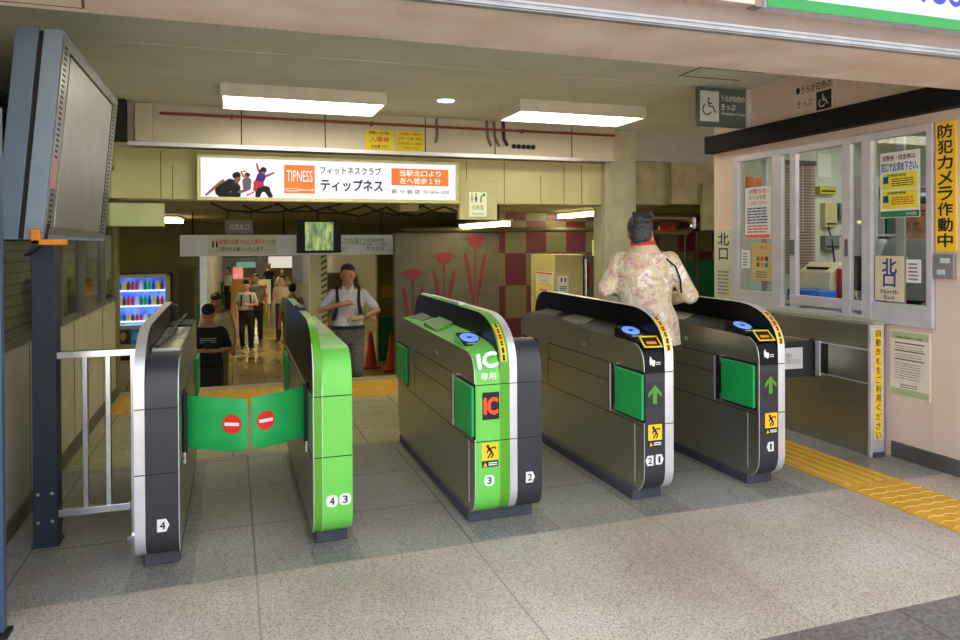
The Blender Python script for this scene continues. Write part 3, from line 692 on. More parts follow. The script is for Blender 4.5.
# ------------------------------------------------------------------ beam details
pp = thing('red_pipe', (1.7, 7.06, 2.6), 'thin brown-red pipe along the upper beam', 'pipe')
MB().tube([(-.6, 7.045, 2.585), (4.0, 7.045, 2.585)], .014, 10).build('pipe_run', redpipe, pp)
for x in (.0, 1.3, 2.9): B(x, x+.02, 7.04, 7.1, 2.565, 2.605).build('clip', redpipe, pp)
tag(B(-.80, -.66, 7.02, 7.1, 2.33, 2.66).build('cover_box', cream2, None, .004), 'small cream cover box at the left end of the beam', 'cover')
tag(B(-1.02, -.87, 6.97, 7.118, 2.32, 2.679).build('loudspeaker', mblack, None, .004), 'tall black box beside the cream beam, behind the display', 'speaker')
def cond(pts, r, m, lab, g='conduits over the beam'):
    tag(MB().tube(pts, r, 8).build('conduit', m, None), lab, 'conduit', g)
gm = mat('conduit_grey', (120, 116, 104), .5)
cond([(1.98, 7.085, 2.678), (1.985, 7.085, 2.5), (1.97, 7.085, 2.43)], .015, gm, 'short grey conduit end hanging beside the yellow notices')
cond([(2.52, 7.087, 2.678), (2.53, 7.087, 2.52), (2.57, 7.087, 2.42)], .016, gm, 'grey conduit bend left of its twin above the exit arrow sign')
cond([(2.60, 7.087, 2.678), (2.61, 7.087, 2.52), (2.66, 7.087, 2.42)], .016, gm, 'grey conduit bend between its twin and the black conduit')
cond([(2.70, 7.08, 2.678), (2.71, 7.08, 2.5), (2.75, 7.08, 2.43)], .019, mblack, 'thick black conduit hanging left of the black bolts')
kb = thing('bolt_row', (2.93, 7.07, 2.42), 'row of round black fixings beside the black conduit', 'fixing')
for i in range(5): MB().ball((2.82+i*.055, 7.075, 2.425), .026, 0, 10, 7).build('knob', mblack, kb)
for x0, x1, lab, ls in ((1.253, 1.535, 'left yellow notice with bold red words on the beam', [('駅構内への入場は', txtk, 2.505, .2, .03), ('入場券', txtr, 2.44, .2, .055), ('が必要です。', txtk, 2.37, .17, .03)]),
                     (1.562, 1.85, 'right yellow notice with lines of red print on the beam', [('◇駅構内入場券◇', txtr, 2.505, .24, .026), ('◇お一人様一枚◇', txtk, 2.46, .24, .026), ('◇発売時間より２時間◇', txtr, 2.41, .25, .026), ('◇有効です◇', txtr, 2.365, .18, .026)])):
    n = tag(B(x0, x1, 7.092, 7.098, 2.335, 2.535).build('notice', ylw2, None), lab, 'notice', 'yellow notices on the beam')
    for t, m, z, w, h in ls: text(t, ((x0+x1)/2, 7.0915, z), FX, UZ, w, h, m, n, bold=.015)

# ------------------------------------------------------------------ lit advertisement
ad = thing('advertising_lightbox', (.97, 7.25, 1.82), 'long backlit white advertisement with dancers and an orange square', 'lightbox')
X0, X1, Z0, Z1 = -.3, 2.243, 1.818, 2.248
lit = mat('lightbox_face', (252, 252, 255), .4, emit=.95, c2=(250, 250, 253), dim=.08)
MB().box(X0, X1, 7.17, 7.299, Z0, Z0+.035).box(X0, X1, 7.17, 7.299, Z1-.03, Z1).box(X0, X0+.035, 7.17, 7.299, Z0+.035, Z1-.03).box(X1-.035, X1, 7.17, 7.299, Z0+.035, Z1-.03).build('frame', mat('lightbox_frame', (214, 212, 160), .4, c2=(206, 204, 150)), ad, .004)
face = B(X0+.03, X1-.03, 7.19, 7.26, Z0+.03, Z1-.025).build('lit_face', lit, ad)
def em(name, c, e=.9): return mat(name, c, .5, emit=e, dim=.1, spec=.2)
yF = 7.189
eor = em('print_orange', (244, 134, 62)); ewh = em('print_white', (255, 255, 255)); ein = em('print_indigo', (52, 50, 92), .5); egr = em('print_grey', (120, 118, 124), .5)
sqr = plate((.628, yF, 2.035), FX, UZ, .29, .275, eor, ad, 'orange_square', .002)
text('TIPNESS', (.628, yF-.004, 2.065), FX, UZ, .245, .11, ewh, sqr)
sw = MB()
for k in (0, 1):
    sw.tube([(.495+i*.0333, yF-.003, 1.938-k*.012+(.016 if k == 0 else -.012)*math.sin(i/8*2*PI)*.5) for i in range(9)], .003, 6)
sw.build('swoosh', ewh, sqr)
text('フィットネスクラブ', (1.125, yF-.003, 2.13), FX, UZ, .60, .075, ein, ad, bold=.02)
text('ティップネス', (1.135, yF-.003, 1.985), FX, UZ, .61, .115, ein, ad, bold=.03)
ob = plate((1.832, yF, 2.083), FX, UZ, .60, .172, eor, ad, 'orange_panel', .002)
text('当駅北口より', (1.832, yF-.003, 2.122), FX, UZ, .43, .062, ewh, ob, bold=.02)
text('左へ徒歩１分', (1.832, yF-.003, 2.045), FX, UZ, .43, .062, ewh, ob, bold=.02)
text('新 小 岩 店', (1.68, yF-.003, 1.935), FX, UZ, .29, .045, egr, ad, bold=.02)
text('03-5656-1020', (2.0, yF-.003, 1.935), FX, UZ, .27, .032, egr, ad, bold=.02)
def fig(segs, nm, m):
    mb = MB()
    for pts, r in segs:
        r = [q*1.25 for q in r]; P = [((p[0]+.04)*.82-.055, yF-.001, p[1]) for p in pts]; k = len(mb.v)
        mb.tube(P, r, 10)
        if len(P) > 0:
            for p, q in zip(P, r): mb.ball(p, q, 0, 10, 6)
        for i in range(k, len(mb.v)):
            v = mb.v[i]; mb.v[i] = (v[0], yF-.001+(v[1]-yF+.001)*.08, v[2])
    return mb.build(nm, m, ad)
esk = em('print_skin', (176, 112, 96), .6); edk = em('print_dark', (48, 42, 46), .4); epu = em('print_purple', (84, 44, 150), .6); ere = em('print_red', (232, 56, 80), .7); eg2 = em('print_shirtgrey', (128, 118, 116), .6)
fig([([(-.06, 2.0), (-.15, 1.94), (-.24, 1.87)], [.014, .012, .008]), ([(.08, 1.99), (.10, 2.03)], [.02, .022]), ([(.0, 1.92), (.12, 1.9), (.22, 1.93)], [.016, .014, .01])], 'dancer_skin', esk)
fig([([(-.08, 1.91), (.02, 1.97), (.07, 1.94)], [.045, .045, .04]), ([(-.08, 1.87), (.1, 1.875)], [.022, .022])], 'dancer_clothes', edk)
fig([([(.08, 2.055), (.095, 2.06)], [.026, .026]), ([(.2, 2.07), (.215, 2.065)], [.015, .015]), ([(.385, 2.115), (.35, 2.10)], [.024, .014])], 'dancer_hair', edk)
fig([([(.2, 2.04), (.19, 2.06)], [.016, .014]), ([(.16, 2.05), (.14, 2.09), (.18, 2.1)], [.008, .007, .006])], 'dancer_skin', esk)
fig([([(.2, 2.0), (.2, 1.95)], [.034, .03])], 'dancer_top', eg2)
fig([([(.375, 2.08), (.38, 2.10)], [.018, .02]), ([(.33, 2.11), (.31, 2.17)], [.009, .007]), ([(.42, 2.06), (.5, 2.09)], [.01, .007])], 'dancer_skin', esk)
fig([([(.36, 2.05), (.33, 1.99)], [.034, .032])], 'dancer_top', epu)
fig([([(.33, 1.98), (.30, 1.93)], [.04, .022]), ([(.2, 1.87), (.27, 1.9)], [.006, .006])], 'dancer_scarf', ere)
fig([([(.34, 1.94), (.42, 1.93), (.46, 1.87)], [.03, .026, .018]), ([(.34, 1.94), (.32, 1.87)], [.03, .02])], 'dancer_trousers', edk)

# direction sign box under the fascia, left box, hanging boards
ex = thing('direction_sign', (2.47, 7.27, 1.655), 'cream sign box with toilet symbols and a green arrow', 'sign')
B(2.26, 2.68, 7.22, 7.3, 1.655, 2.07).build('sign_box', cream, ex, .004)
B(2.362, 2.56, 7.21, 7.22, 1.685, 1.945).build('sign_face', mat('sign_face_pale', (226, 232, 196), .4, emit=.25), ex, .003)
for x, m in ((2.395, mat('pict_yellow', (230, 180, 20), .5)), (2.44, mat('pict_blue', (30, 80, 180), .5))):
    p = MB().ball((x, 7.208, 1.92), (.009, .003, .011)).prism([(x-.016, 1.865), (x+.016, 1.865), (x+.006, 1.905), (x-.006, 1.905)], 7.2075, 7.21, axis=1).box(x-.007, x+.007, 7.2075, 7.21, 1.84, 1.866)
    p.build('pictogram', m, ex)
ar = MB().box(2.488, 2.502, 7.2075, 7.21, 1.84, 1.89).tube([(2.495, 7.2085, 1.885), (2.505, 7.2085, 1.91), (2.525, 7.2085, 1.915)], .007, 6)
ar.prism([(2.522, 1.895), (2.522, 1.94), (2.548, 1.917)], 7.2075, 7.21, axis=1); ar.build('curved_arrow', mat('pict_green', (20, 140, 70), .5), ex)
text('化粧室', (2.46, 7.21, 1.785), FX, UZ, .13, .05, txtg, ex); text('Restrooms', (2.46, 7.21, 1.72), FX, UZ, .13, .025, txtg, ex)
tag(B(-1.04, -.585, 7.2, 7.32, 1.575, 1.785).build('panel_box', mat('green_cream', (206, 214, 162), .5, c2=(196, 204, 150)), None, .004), 'blank pale green box hung under the left of the fascia', 'box')
bd = thing('hanging_sign', (.1, 10.55, 1.25), 'long white hanging board with red and black lines of writing', 'sign')
B(-.66, 2.29, 10.55, 10.62, 1.25, 1.285).box(-.66, 2.29, 10.55, 10.62, 1.52, 1.54).box(-.66, 2.29, 10.56, 10.61, 1.285, 1.52).build('board', mat('board_grey_glow', (214, 214, 204), .4, emit=.10, c2=(206, 206, 196)), bd)  # faint emission brightens the board in place of light falling on it
fr = B(-.30, .60, 10.54, 10.55, 1.27, 1.53).build('notice_face', mat('board_cream_glow', (206, 200, 168), .5, emit=.10), bd)  # notice face carries the same painted-in glow
text('駅構内落書き防止工事中', (.12, 10.54, 1.445), FX, UZ, .56, .065, mat('ink_orange', (214, 96, 40), .5), fr, bold=.01)
text('につき', (.5, 10.54, 1.445), FX, UZ, .16, .06, txtk, fr); text('ご協力をお願いいたします。', (.13, 10.54, 1.345), FX, UZ, .62, .06, txtk, fr, bold=.01)
for x in (-.24, -.19): MB().ball((x, 10.538, 1.45), (.01, .003, .012)).box(x-.012, x+.012, 10.536, 10.54, 1.37, 1.435).build('pictogram', txtk, fr)
text('きっぷの窓口', (1.60, 10.55, 1.45), FX, UZ, .5, .10, txtg, bd); text('Ticket\nOffice', (1.52, 10.55, 1.33), FX, UZ, .16, .07, txtg, bd)
text('営業時間\n7:00～21:00\n年中無休', (2.0, 10.55, 1.4), FX, UZ, .34, .18, txtg, bd)
for x in (-.5, .7, 2.1): MB().tube([(x, 10.6, 1.53), (x, 10.6, 1.87)], .012, 6).build('hanger', mblack, bd)
tv = thing('hanging_television', (1.15, 10.3, 1.3), 'small hanging screen showing green stripes beneath the advertisement', 'television')
B(.86, 1.46, 10.25, 10.4, 1.285, 1.74).build('casing', mblack, tv, .006)
B(.965, 1.35, 10.24, 10.25, 1.32, 1.715).build('screen', mat('tv_green', (196, 220, 130), .4, emit=.55, c2=(60, 110, 90), scale=5, stretch=(3, 1, 1)), tv)
MB().tube([(1.15, 10.33, 1.73), (1.15, 10.33, 1.87)], .02, 8).build('bracket', mblack, tv)
ms = thing('hanging_sign', (.1, 10.2, 1.53), 'small grey hanging sign above the long white board', 'sign')
B(-.08, .275, 10.2, 10.24, 1.55, 1.74).build('board', mat('small_board', (140, 138, 130), .5), ms); text('北改札口', (.1, 10.2, 1.645), FX, UZ, .26, .08, txtw, ms)
for x in (-.05, .25): MB().tube([(x, 10.22, 1.735), (x, 10.22, 1.87)], .008, 6).build('hanger', mblack, ms)
# lights under the low ceiling
def tubelight(x, y, dx, dy, z, lab):
    r = thing('strip_light', (x, y, z-.06), lab, 'strip light', 'strip lights under the low ceiling')
    B(x-dx/2-.03, x+dx/2+.03, y-dy/2-.03, y+dy/2+.03, z-.03, z).build('housing', lampf, r)
    if z < 1.8:
        for yy in (y-dy*.35, y+dy*.35): MB().tube([(x, yy, z), (x, yy, 1.858)], .006, 6).build('hanger', mblack, r)
    B(x-dx/2, x+dx/2, y-dy/2, y+dy/2, z-.085, z-.031).build('tube', mat('tube_glow', (255, 238, 180), .5, emit=16, c2=(255, 236, 176)), r)
tubelight(-.9, 12.6, .25, 1.3, 1.859, 'strip light beside the blank pale green box')
tubelight(3.12, 8.95, .1, 1.7, 1.70, 'strip light just past the toilet direction sign')
tubelight(4.66, 9.15, .12, 1.3, 1.859, 'strip light above the cream locker')
tubelight(-3.5, 11.5, 1.2, .14, 1.859, 'strip light in the dark bay above the vending machine')  # out-of-view lamp added for more light under the low ceiling
cb = MB()
rr = random.Random(3)
cg = thing('cable_bundle', (1.2, 8.2, 1.8), 'tangle of dark cables slung under the low ceiling', 'cable')
for k in range(9):
    x = -.2+k*.32; y = 7.9+rr.random()*1.0
    MB().tube([(x, y, 1.845), (x+.15, y, 1.80-rr.random()*.05), (x+.4, y+.1, 1.78-rr.random()*.06), (x+.7, y, 1.845)], .012, 6).build('cable', mblack, cg)
tag(B(1.72, 1.92, 7.62, 7.8, 1.76, 1.858).build('junction_box', mat('jbox', (176, 166, 124), .6), None), 'small beige junction box below the advertisement', 'junction box')
bp = thing('overhead_pipe', (4.5, 9.6, 1.6), 'dark pipe running across in front of the checkered wall', 'pipe')
MB().tube([(2.2, 9.7, 1.60), (7, 9.7, 1.60)], .035, 10).build('pipe_run', mat('pipe_dark', (70, 66, 48), .5), bp)
pr2 = thing('overhead_pipe', (5.6, 8.5, 1.6), 'steel pipework with red valve behind the woman', 'pipe')
MB().tube([(4.7, 8.5, 1.75), (5.9, 8.5, 1.75), (6.0, 8.5, 1.72), (6.05, 8.5, 1.62), (5.95, 8.5, 1.55), (4.7, 8.5, 1.55)], .04, 10).build('pipe_loop', mat('pipe_olive', (150, 142, 100), .35, .5), pr2)
MB().tube([(6.05, 8.5, 1.60), (6.05, 8.5, 1.75)], .05, 12).build('joint', chrome, pr2); MB().tube([(5.45, 8.42, 1.60), (5.7, 8.42, 1.60)], .03, 8).build('valve', red, pr2)
for x in (6.0, 6.2): MB().tube([(x, 8.6, 0), (x, 8.6, 1.55)], .02, 8).build('riser', mat('pipe_dark', (70, 66, 48), .5), pr2)
dk = B(5.55, 6.5, 9.3, 9.6, .0, .95).build('equipment_cabinet', mat('cab_grey', (118, 114, 96), .5), None, .005); tag(dk, 'grey equipment cabinet against the green dado behind the woman', 'cabinet')

# cream locker with posters
lk = thing('cream_cabinet', (4.0, 8.75, 0), 'tall cream double-door cabinet with posters, behind gate 2', 'cabinet')
B(3.95, 4.35, 8.5, 9.3, 0, 1.255).build('body', mat('locker_cream', (202, 196, 142), .5, c2=(192, 186, 130)), lk, .005)
B(3.965, 4.335, 8.488, 8.5, .05, 1.24).build('door', mat('locker_cream', (202, 196, 142), .5), lk, .003)
pa = B(3.944, 3.95, 8.56, 9.1, .45, 1.02).build('poster', white, lk); B(3.941, 3.944, 8.57, 9.09, .995, 1.015).build('poster_heading', txtr, pa)
text('ポイント\nお得に', (3.943, 8.83, .935), WR, UZ, .42, .09, mat('ink_teal', (60, 140, 130), .6), pa); B(3.941, 3.944, 8.6, 9.06, .46, .87).build('yellow_panel', yellow, pa); B(3.938, 3.941, 8.66, 9.0, .48, .84).build('poster_panel', mat('poster_pale', (240, 226, 190), .5), pa)
tlines((3.9375, 8.83, .66), WR, UZ, .3, .3, 5, mat('ink_pinkish', (206, 120, 120), .6), pa)
pb = B(3.98, 4.13, 8.48, 8.488, .76, .98).build('poster', white, lk)
for x in (4.02, 4.075): B(x, x+.018, 8.477, 8.48, .9, .955).build('pictogram', txtk, pb)
tlines((4.055, 8.479, .82), FX, UZ, .11, .07, 3, txtk, pb)
sp = thing('steel_gate_post', (4.45, 8.6, 0), 'round steel post with a grey frame beside the cream cabinet', 'post')
MB().tube([(4.40, 8.55, 0), (4.40, 8.55, 1.2)], .035, 12).build('pole', chrome, sp); B(4.35, 4.37, 8.5, 9.1, 0, 1.22).build('frame', mblack, sp)
B(4.45, 4.85, 8.7, 8.8, 0, 1.23).build('panel', mat('grey_brown', (104, 98, 84), .5, .3), sp); MB().tube([(4.55, 8.68, .8), (4.55, 8.66, .95), (4.55, 8.68, 1.1)], .012, 8).build('handle', txtr, sp)
lp = B(5.25, 5.62, 9.9, 9.948, .9, 1.45).build('wall_notice', mat('lit_cream', (226, 224, 140), .5, emit=.3), None); tag(lp, 'glowing pale yellow panel on the checkered wall', 'panel')

# vending machine
vmn = thing('vending_machine', (-1.62, 15.2, -1.155), 'lit drinks vending machine against the far left wall', 'vending machine')
vw = mat('vending_white', (196, 198, 188), .5)
MB().box(-2.2, -1.12, 14.95, 15.58, -1.155, -.1).box(-2.2, -2.12, 14.95, 15.58, -.1, .86).box(-1.2, -1.12, 14.95, 15.58, -.1, .86).box(-2.2, -1.12, 14.95, 15.58, .8, .86).box(-2.2, -1.12, 15.2, 15.58, -.1, .86).build('cabinet', vw, vmn, .01)
B(-2.12, -1.2, 15.17, 15.2, -.1, .8).build('backlight', mat('vend_blue', (120, 160, 255), .5, emit=.9, c2=(60, 90, 210), scale=4), vmn)
for z in (-.02, .27, .56): 
    B(-2.12, -1.2, 15.0, 15.17, z-.03, z).build('shelf', mat('vend_shelf', (225, 235, 255), .5, emit=1.6), vmn)
cols = [(30, 140, 90), (220, 60, 60), (40, 90, 220), (230, 230, 240), (120, 70, 40), (60, 180, 120), (200, 60, 140), (240, 200, 60)]
for z in (-.02, .27, .56):
    for i in range(12):
        x = -2.07+i*.073; c = cols[(i*5+int(z*10)) % 8]; h = .17 if z > 0 else .12
        MB().tube([(x, 15.07, z), (x, 15.07, z+h*.6), (x, 15.07, z+h*.8), (x, 15.07, z+h)], [.033, .033, .018, .016], 8).build('bottle', mat('bottle_%d' % ((i*5+int(z*10)) % 8), c, .35, emit=.35), vmn)
B(-2.12, -1.2, 14.955, 14.96, -.1, .8).build('front_glass', glass, vmn)
pf = B(-2.05, -1.8, 14.94, 14.95, -.45, -.17).build('picture_panel', mat('face_panel', (70, 60, 60), .5), vmn); MB().ball((-1.93, 14.935, -.3), (.05, .006, .08)).build('face_print', skin, pf)
pc = B(-1.8, -1.6, 14.94, 14.95, -.45, -.17).build('picture_panel', mat('blue_panel', (40, 100, 190), .5, emit=.2), vmn); MB().disc((-1.7, 14.939, -.31), .07, (0, -1, 0), .002).build('round_print', mat('round_print', (150, 200, 220), .5), pc)
B(-2.1, -1.3, 14.93, 14.95, -.75, -.6).build('delivery_slot', mblack, vmn, .004)
# door frames on back left wall, corridor furniture
for n, (a, b) in enumerate(((-1.0, -.72),)):
    d = thing('door_1', ((a+b)/2, 15.5, -1.155), None, None); d['kind'] = 'structure'
    MB().box(a-.05, a, 15.52, 15.6, -1.155, .95).box(b, b+.05, 15.52, 15.6, -1.155, .95).box(a-.05, b+.05, 15.52, 15.6, .9, .95).build('door_frame', mat('door_frame_olive', (120, 108, 70), .6), d)
    B(a, b, 15.56, 15.59, -1.155, .9).build('door_leaf', mat('door_leaf_olive', (92, 84, 52), .6), d)
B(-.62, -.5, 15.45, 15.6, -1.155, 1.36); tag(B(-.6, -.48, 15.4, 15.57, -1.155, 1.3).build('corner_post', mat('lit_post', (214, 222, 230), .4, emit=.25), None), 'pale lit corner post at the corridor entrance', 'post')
ycl = tag(B(3.1, 3.42, 15.5, 15.57, .24, .5).build('wall_sign', mat('sign_dull_yellow', (206, 180, 40), .5), None), 'blank yellow sign on the far wall right of the corridor', 'sign')
tag(B(3.38, 3.46, 15.45, 15.57, .3, 1.3).build('wall_strip', mat('maroon_strip', (120, 40, 40), .5), None), 'thin dark red strip on the far wall above the cones', 'strip')
def cone(x, y, lab):
    r = thing('traffic_cone', (x, y, -1.155), lab, 'traffic cone', 'traffic cones past the stairs')
    B(x-.19, x+.19, y-.19, y+.19, -1.155, -1.12).build('base', mat('cone_base', (190, 60, 30), .6), r, .01)
    MB().tube([(x, y, -1.12), (x, y, -.40)], [.13, .03], 16).build('cone', mat('cone_orange', (226, 84, 30), .5), r)
    MB().tube([(x, y, -.85), (x, y, -.7)], [.0885, .068], 16).build('band', white, r)
cone(3.05, 14.4, 'orange traffic cone with a pale band, right of its twin'); cone(2.72, 14.9, 'orange traffic cone partly behind the walking man')
pil = thing('striped_pillar', (2.4, 22, -1.155), 'white pillar with slanted green stripes in the corridor', 'pillar')
B(2.2, 2.7, 21.9, 22.3, -1.155, 1.4).build('pillar_body', mat('pillar_white', (200, 204, 186), .5), pil)
sg = MB()
for i in range(12): z = -1.0+i*.18; sg.prism([(2.52, z), (2.69, z+.1), (2.69, z+.17), (2.52, z+.07)], 21.89, 21.9, axis=1)
sg.build('stripes', mat('stripe_green', (60, 100, 70), .5), pil)
hb = thing('notice_board', (.94, 24, -1.155), 'white standing board with a red heart shape', 'board')
B(.70, 1.18, 23.98, 24.02, -.48, .3).build('panel', mat('board_white', (220, 214, 190), .5), hb)
MB().prism([(.94, -.1), (.82, .03), (.83, .12), (.90, .13), (.94, .08), (.98, .13), (1.05, .12), (1.06, .03)], 23.97, 23.98, axis=1).build('heart', txtr, hb)
B(.80, 1.08, 23.965, 23.98, -.38, -.16).build('red_panel', txtr, hb); B(.8, 1.1, 23.9, 24.1, -1.155, -.48).build('stand', mat('stand_green', (120, 140, 50), .5), hb)
kiosk = thing('shop_stall', (.3, 36, -1.155), 'far shop stall with pink lit panels at the end of the corridor', 'stall')
B(-.4, .9, 36, 37, -1.155, -.2).build('counter', mat('stall_tan', (190, 150, 90), .5), kiosk); B(.05, .5, 35.9, 36, -.2, .35).build('lit_panel', mat('stall_pink', (255, 170, 160), .5, emit=.5, c2=(240, 120, 130), scale=3), kiosk)
B(-.4, 1.2, 36, 37.2, .8, 1.2).build('canopy', mat('stall_green', (60, 130, 90), .5), kiosk)
for i, (x, y, z, w_, h_, c, lab) in enumerate(((-.2, 40, 1.1, .5, .14, (200, 220, 255), 'bluish white lit shop sign high at the end of the corridor'), (1.0, 44, 1.12, .9, .16, (255, 230, 200), 'warm white lit shop sign across the corridor end'),
        (2.6, 40, 1.12, .7, .14, (255, 200, 60), 'amber lit shop sign on the right of the corridor end'), (.9, 50, .1, 1.2, .4, (110, 150, 130), 'pale green lit shop front at the very end of the corridor'), (3.2, 52, .2, 1.6, .8, (230, 220, 200), 'cream lit shop front at the far right end'), (-1.6, 58, .3, 1.6, .9, (220, 235, 255), 'cool white lit shop front far left'))):
    o = thing('shop_sign', (x, y, z), lab, 'sign'); B(x-w_/2, x+w_/2, y, y+.1, z-h_/2, z+h_/2).build('lit_face', mat('shop_lit_%d' % i, c, .5, emit=.9, dim=.2), o)
    B(x-w_/2-.03, x+w_/2+.03, y+.02, y+.14, z-h_/2-.03, z+h_/2+.03).build('frame', mblack, o)
    if z > .5:
        for xx in (x-w_*.4, x+w_*.4): MB().tube([(xx, y+.08, z+h_/2), (xx, y+.08, 1.42)], .02, 6).build('hanger', mblack, o)
    else: B(x-w_/2, x+w_/2, y+.05, y+.5, -1.155, z-h_/2).build('shop_counter', mat('counter_tan', (150, 120, 80), .5), o)
gb = tag(B(-.45, -.1, 33, 33.6, -1.155, -.2).build('litter_bin', mat('bin_green', (30, 110, 70), .5), None), 'dark green bin in the far corridor', 'bin')
ks2 = tag(B(3.2, 4.5, 28, 29, -1.155, .3).build('shop_counter', mat('counter_dark', (90, 84, 64), .5), None), 'dark shop counter on the right of the corridor', 'counter')
for i, (x, y) in enumerate(((1.0, 17.5), (2.6, 18.5), (.4, 21), (2.0, 23), (.6, 27), (2.6, 29), (1.0, 34), (3.0, 36), (1.5, 42), (3.2, 45))):
    r = thing('corridor_light', (x, y, 1.37), 'small bright ceiling light far down the corridor', 'ceiling light', 'lights down the corridor')
    B(x-.3, x+.3, y-.12, y+.12, 1.39, 1.4195).build('housing', lampf, r); B(x-.28, x+.28, y-.1, y+.1, 1.375, 1.39).build('tube', mat('corr_glow', (255, 238, 186), .5, emit=60, c2=(255, 242, 206)), r)

# ------------------------------------------------------------------ right wall: office window
wn = thing('window_5', (4.08, 4.2, .86), None, None); wn['kind'] = 'structure'
fx0, fx1 = 4.055, 4.11
f = MB().box(fx0, fx1, 3.28, 3.32, .863, 2.13).box(fx0, fx1, 5.075, 5.145, .863, 2.13).box(fx0, fx1, 3.32, 5.075, 2.08, 2.13).box(fx0, fx1, 3.32, 5.075, .863, .90)
f.box(fx0, fx1, 3.32, 3.72, .90, 1.0).box(fx0, fx1, 4.66, 5.075, .90, 1.0)
f.build('window_frame', alu, wn, .003)
B(3.93, 4.055, 3.59, 5.3, .862, .88).build('counter_ledge', mat('ledge_grey_green', (176, 180, 160), .35, .3), wn, .004)
for (a, b, x0, x1) in ((4.556, 4.66, 4.05, 4.09), (4.416, 4.477, 4.06, 4.10), (3.889, 3.96, 4.045, 4.085), (3.723, 3.798, 4.05, 4.10)):
    B(x0, x1, a, b, .88, 2.09).build('mullion', alu, wn, .003)
for (a, b) in ((3.798, 4.47),): B(4.05, 4.09, a, b, .93, 1.0).build('sash_rail', alu, wn, .003)
for (a, b) in ((3.32, 3.723), (4.66, 5.075), (3.798, 3.889), (4.477, 4.556)): B(4.078, 4.083, a, b, .99, 2.08).build('pane', glass, wn)
B(4.12, 4.14, 3.53, 3.59, .9, 2.08).box(4.12, 4.14, 4.80, 4.86, .9, 2.08).build('rear_mullion', alu, wn)
for y in (4.44, 3.92): B(4.04, 4.046 if y < 4 else 4.06, y-.012, y+.012, 1.3, 1.42).build('sash_pull', mat('pull_dark', (110, 110, 112), .4, .5), wn)
# signs and papers on the office front
def paper(y0, y1, z0, z1, lab, m=white, x=4.074, name='paper_notice', cat='notice', th=.004, group='papers on the office front'):
    return tag(B(x, x+th, y0, y1, z0, z1).build(name, m, None), lab, cat, group)
def wt(t, y, z, w, h, m, o, x=4.074, b=0, nm='lettering'): return text(t, (x, y, z), WR, UZ, w, h, m, o, nm, bold=b)
p = paper(4.70, 5.0, 1.43, 1.855, 'white poster of red and blue print on the left office pane')
wt('お知らせ', 4.85, 1.82, .2, .04, txtr, p, b=.02); wt('のりば変更', 4.85, 1.77, .2, .035, txtb, p); wt('ご注意ください', 4.85, 1.725, .22, .03, txtr, p)
tlines((4.074, 4.85, 1.62), WR, UZ, .25, .14, 6, txtb, p, seed=2); tlines((4.074, 4.85, 1.51), WR, UZ, .25, .07, 3, txtr, p, seed=5)
B(4.0725, 4.074, 4.705, 4.995, 1.435, 1.465).build('orange_band', mat('band_orange', (232, 120, 80), .5), p)
p = paper(4.692, 4.913, 1.088, 1.394, 'tan poster with small coloured squares below the white one', mat('paper_tan', (214, 184, 130), .6)); wt('ご案内', 4.8, 1.36, .12, .03, txtr, p)
for i, c in enumerate(((60, 60, 60), (200, 90, 40), (90, 120, 60), (90, 110, 160), (190, 170, 60), (120, 60, 50))): B(4.0725, 4.074, 4.73+(i % 3)*.05, 4.762+(i % 3)*.05, 1.25-(i//3)*.05, 1.285-(i//3)*.05).build('coloured_square', mat('sq%d' % i, c, .6), p)
tlines((4.074, 4.8, 1.14), WR, UZ, .15, .06, 3, txtg, p)
p = paper(4.95, 5.048, 1.185, 1.337, 'tiny white label at the left edge of the office pane'); tlines((4.074, 5.0, 1.26), WR, UZ, .06, .12, 5, txtg, p)
p = paper(3.374, 3.663, 1.556, 1.981, 'large yellow and white poster on the right office pane', mat('paper_white', (240, 240, 232), .5), x=4.07)
wt('回数券・特急券は、', 3.52, 1.945, .25, .035, mat('ink_plum', (130, 30, 60), .5), p, 4.07, .02); wt('窓口でお求め下さい。', 3.52, 1.885, .27, .06, mat('ink_skyblue', (40, 90, 190), .5), p, 4.07, .02)
for z0, z1 in ((1.74, 1.845), (1.615, 1.73)):
    yp = B(4.0685, 4.07, 3.388, 3.65, z0, z1).build('yellow_panel', mat('panel_yellow', (246, 232, 60), .5), p)
    wt('定期券情報', 3.54, z1-.015, .14, .018, txtk, yp, 4.0685, .01); tlines((4.0685, 3.49, (z0+z1)/2-.008), WR, UZ, .17, .055, 4, txtk if z0 > 1.7 else txtr, yp, seed=4); B(4.0678, 4.0685, 3.60, 3.64, z0+.04, z0+.085).build('print_icon', txtb, yp)
B(4.0685, 4.07, 3.376, 3.661, 1.56, 1.60).build('green_band', mat('band_green', (40, 130, 80), .5), p); wt('新小岩駅長', 3.43, 1.58, .07, .02, txtw, p, 4.0685)
p = paper(3.487, 3.705, 1.011, 1.307, 'cream sign with two big blue characters and North Exit', mat('paper_cream', (230, 212, 180), .6), x=4.07, name='station_exit_sign', cat='sign')
wt('北', 3.595, 1.24, .11, .10, txtb, p, 4.07, .03); wt('口', 3.595, 1.145, .09, .08, txtb, p, 4.07, .03); wt('North\nExit', 3.595, 1.055, .13, .065, txtb, p, 4.07, .02)
p = paper(3.367, 3.47, 1.14, 1.287, 'small white rounded note right of the blue exit characters', x=4.07); tlines((4.07, 3.418, 1.21), WR, UZ, .07, .12, 5, txtg, p)
p = paper(3.306, 3.592, .405, .829, 'framed pale green bordered regulations notice low on the wall', mat('notice_ivory', (232, 222, 204), .5, c2=(226, 214, 196)), x=4.072, th=.008)
for z0, z1 in ((.775, .822), (.412, .455)): B(4.0712, 4.072, 3.315, 3.583, z0, z1).build('green_band', mat('pale_green_band', (176, 190, 140), .5), p)
wt('禁煙及び駅構内でのお願い', 3.45, .785, .2, .014, txtk, p, 4.071)
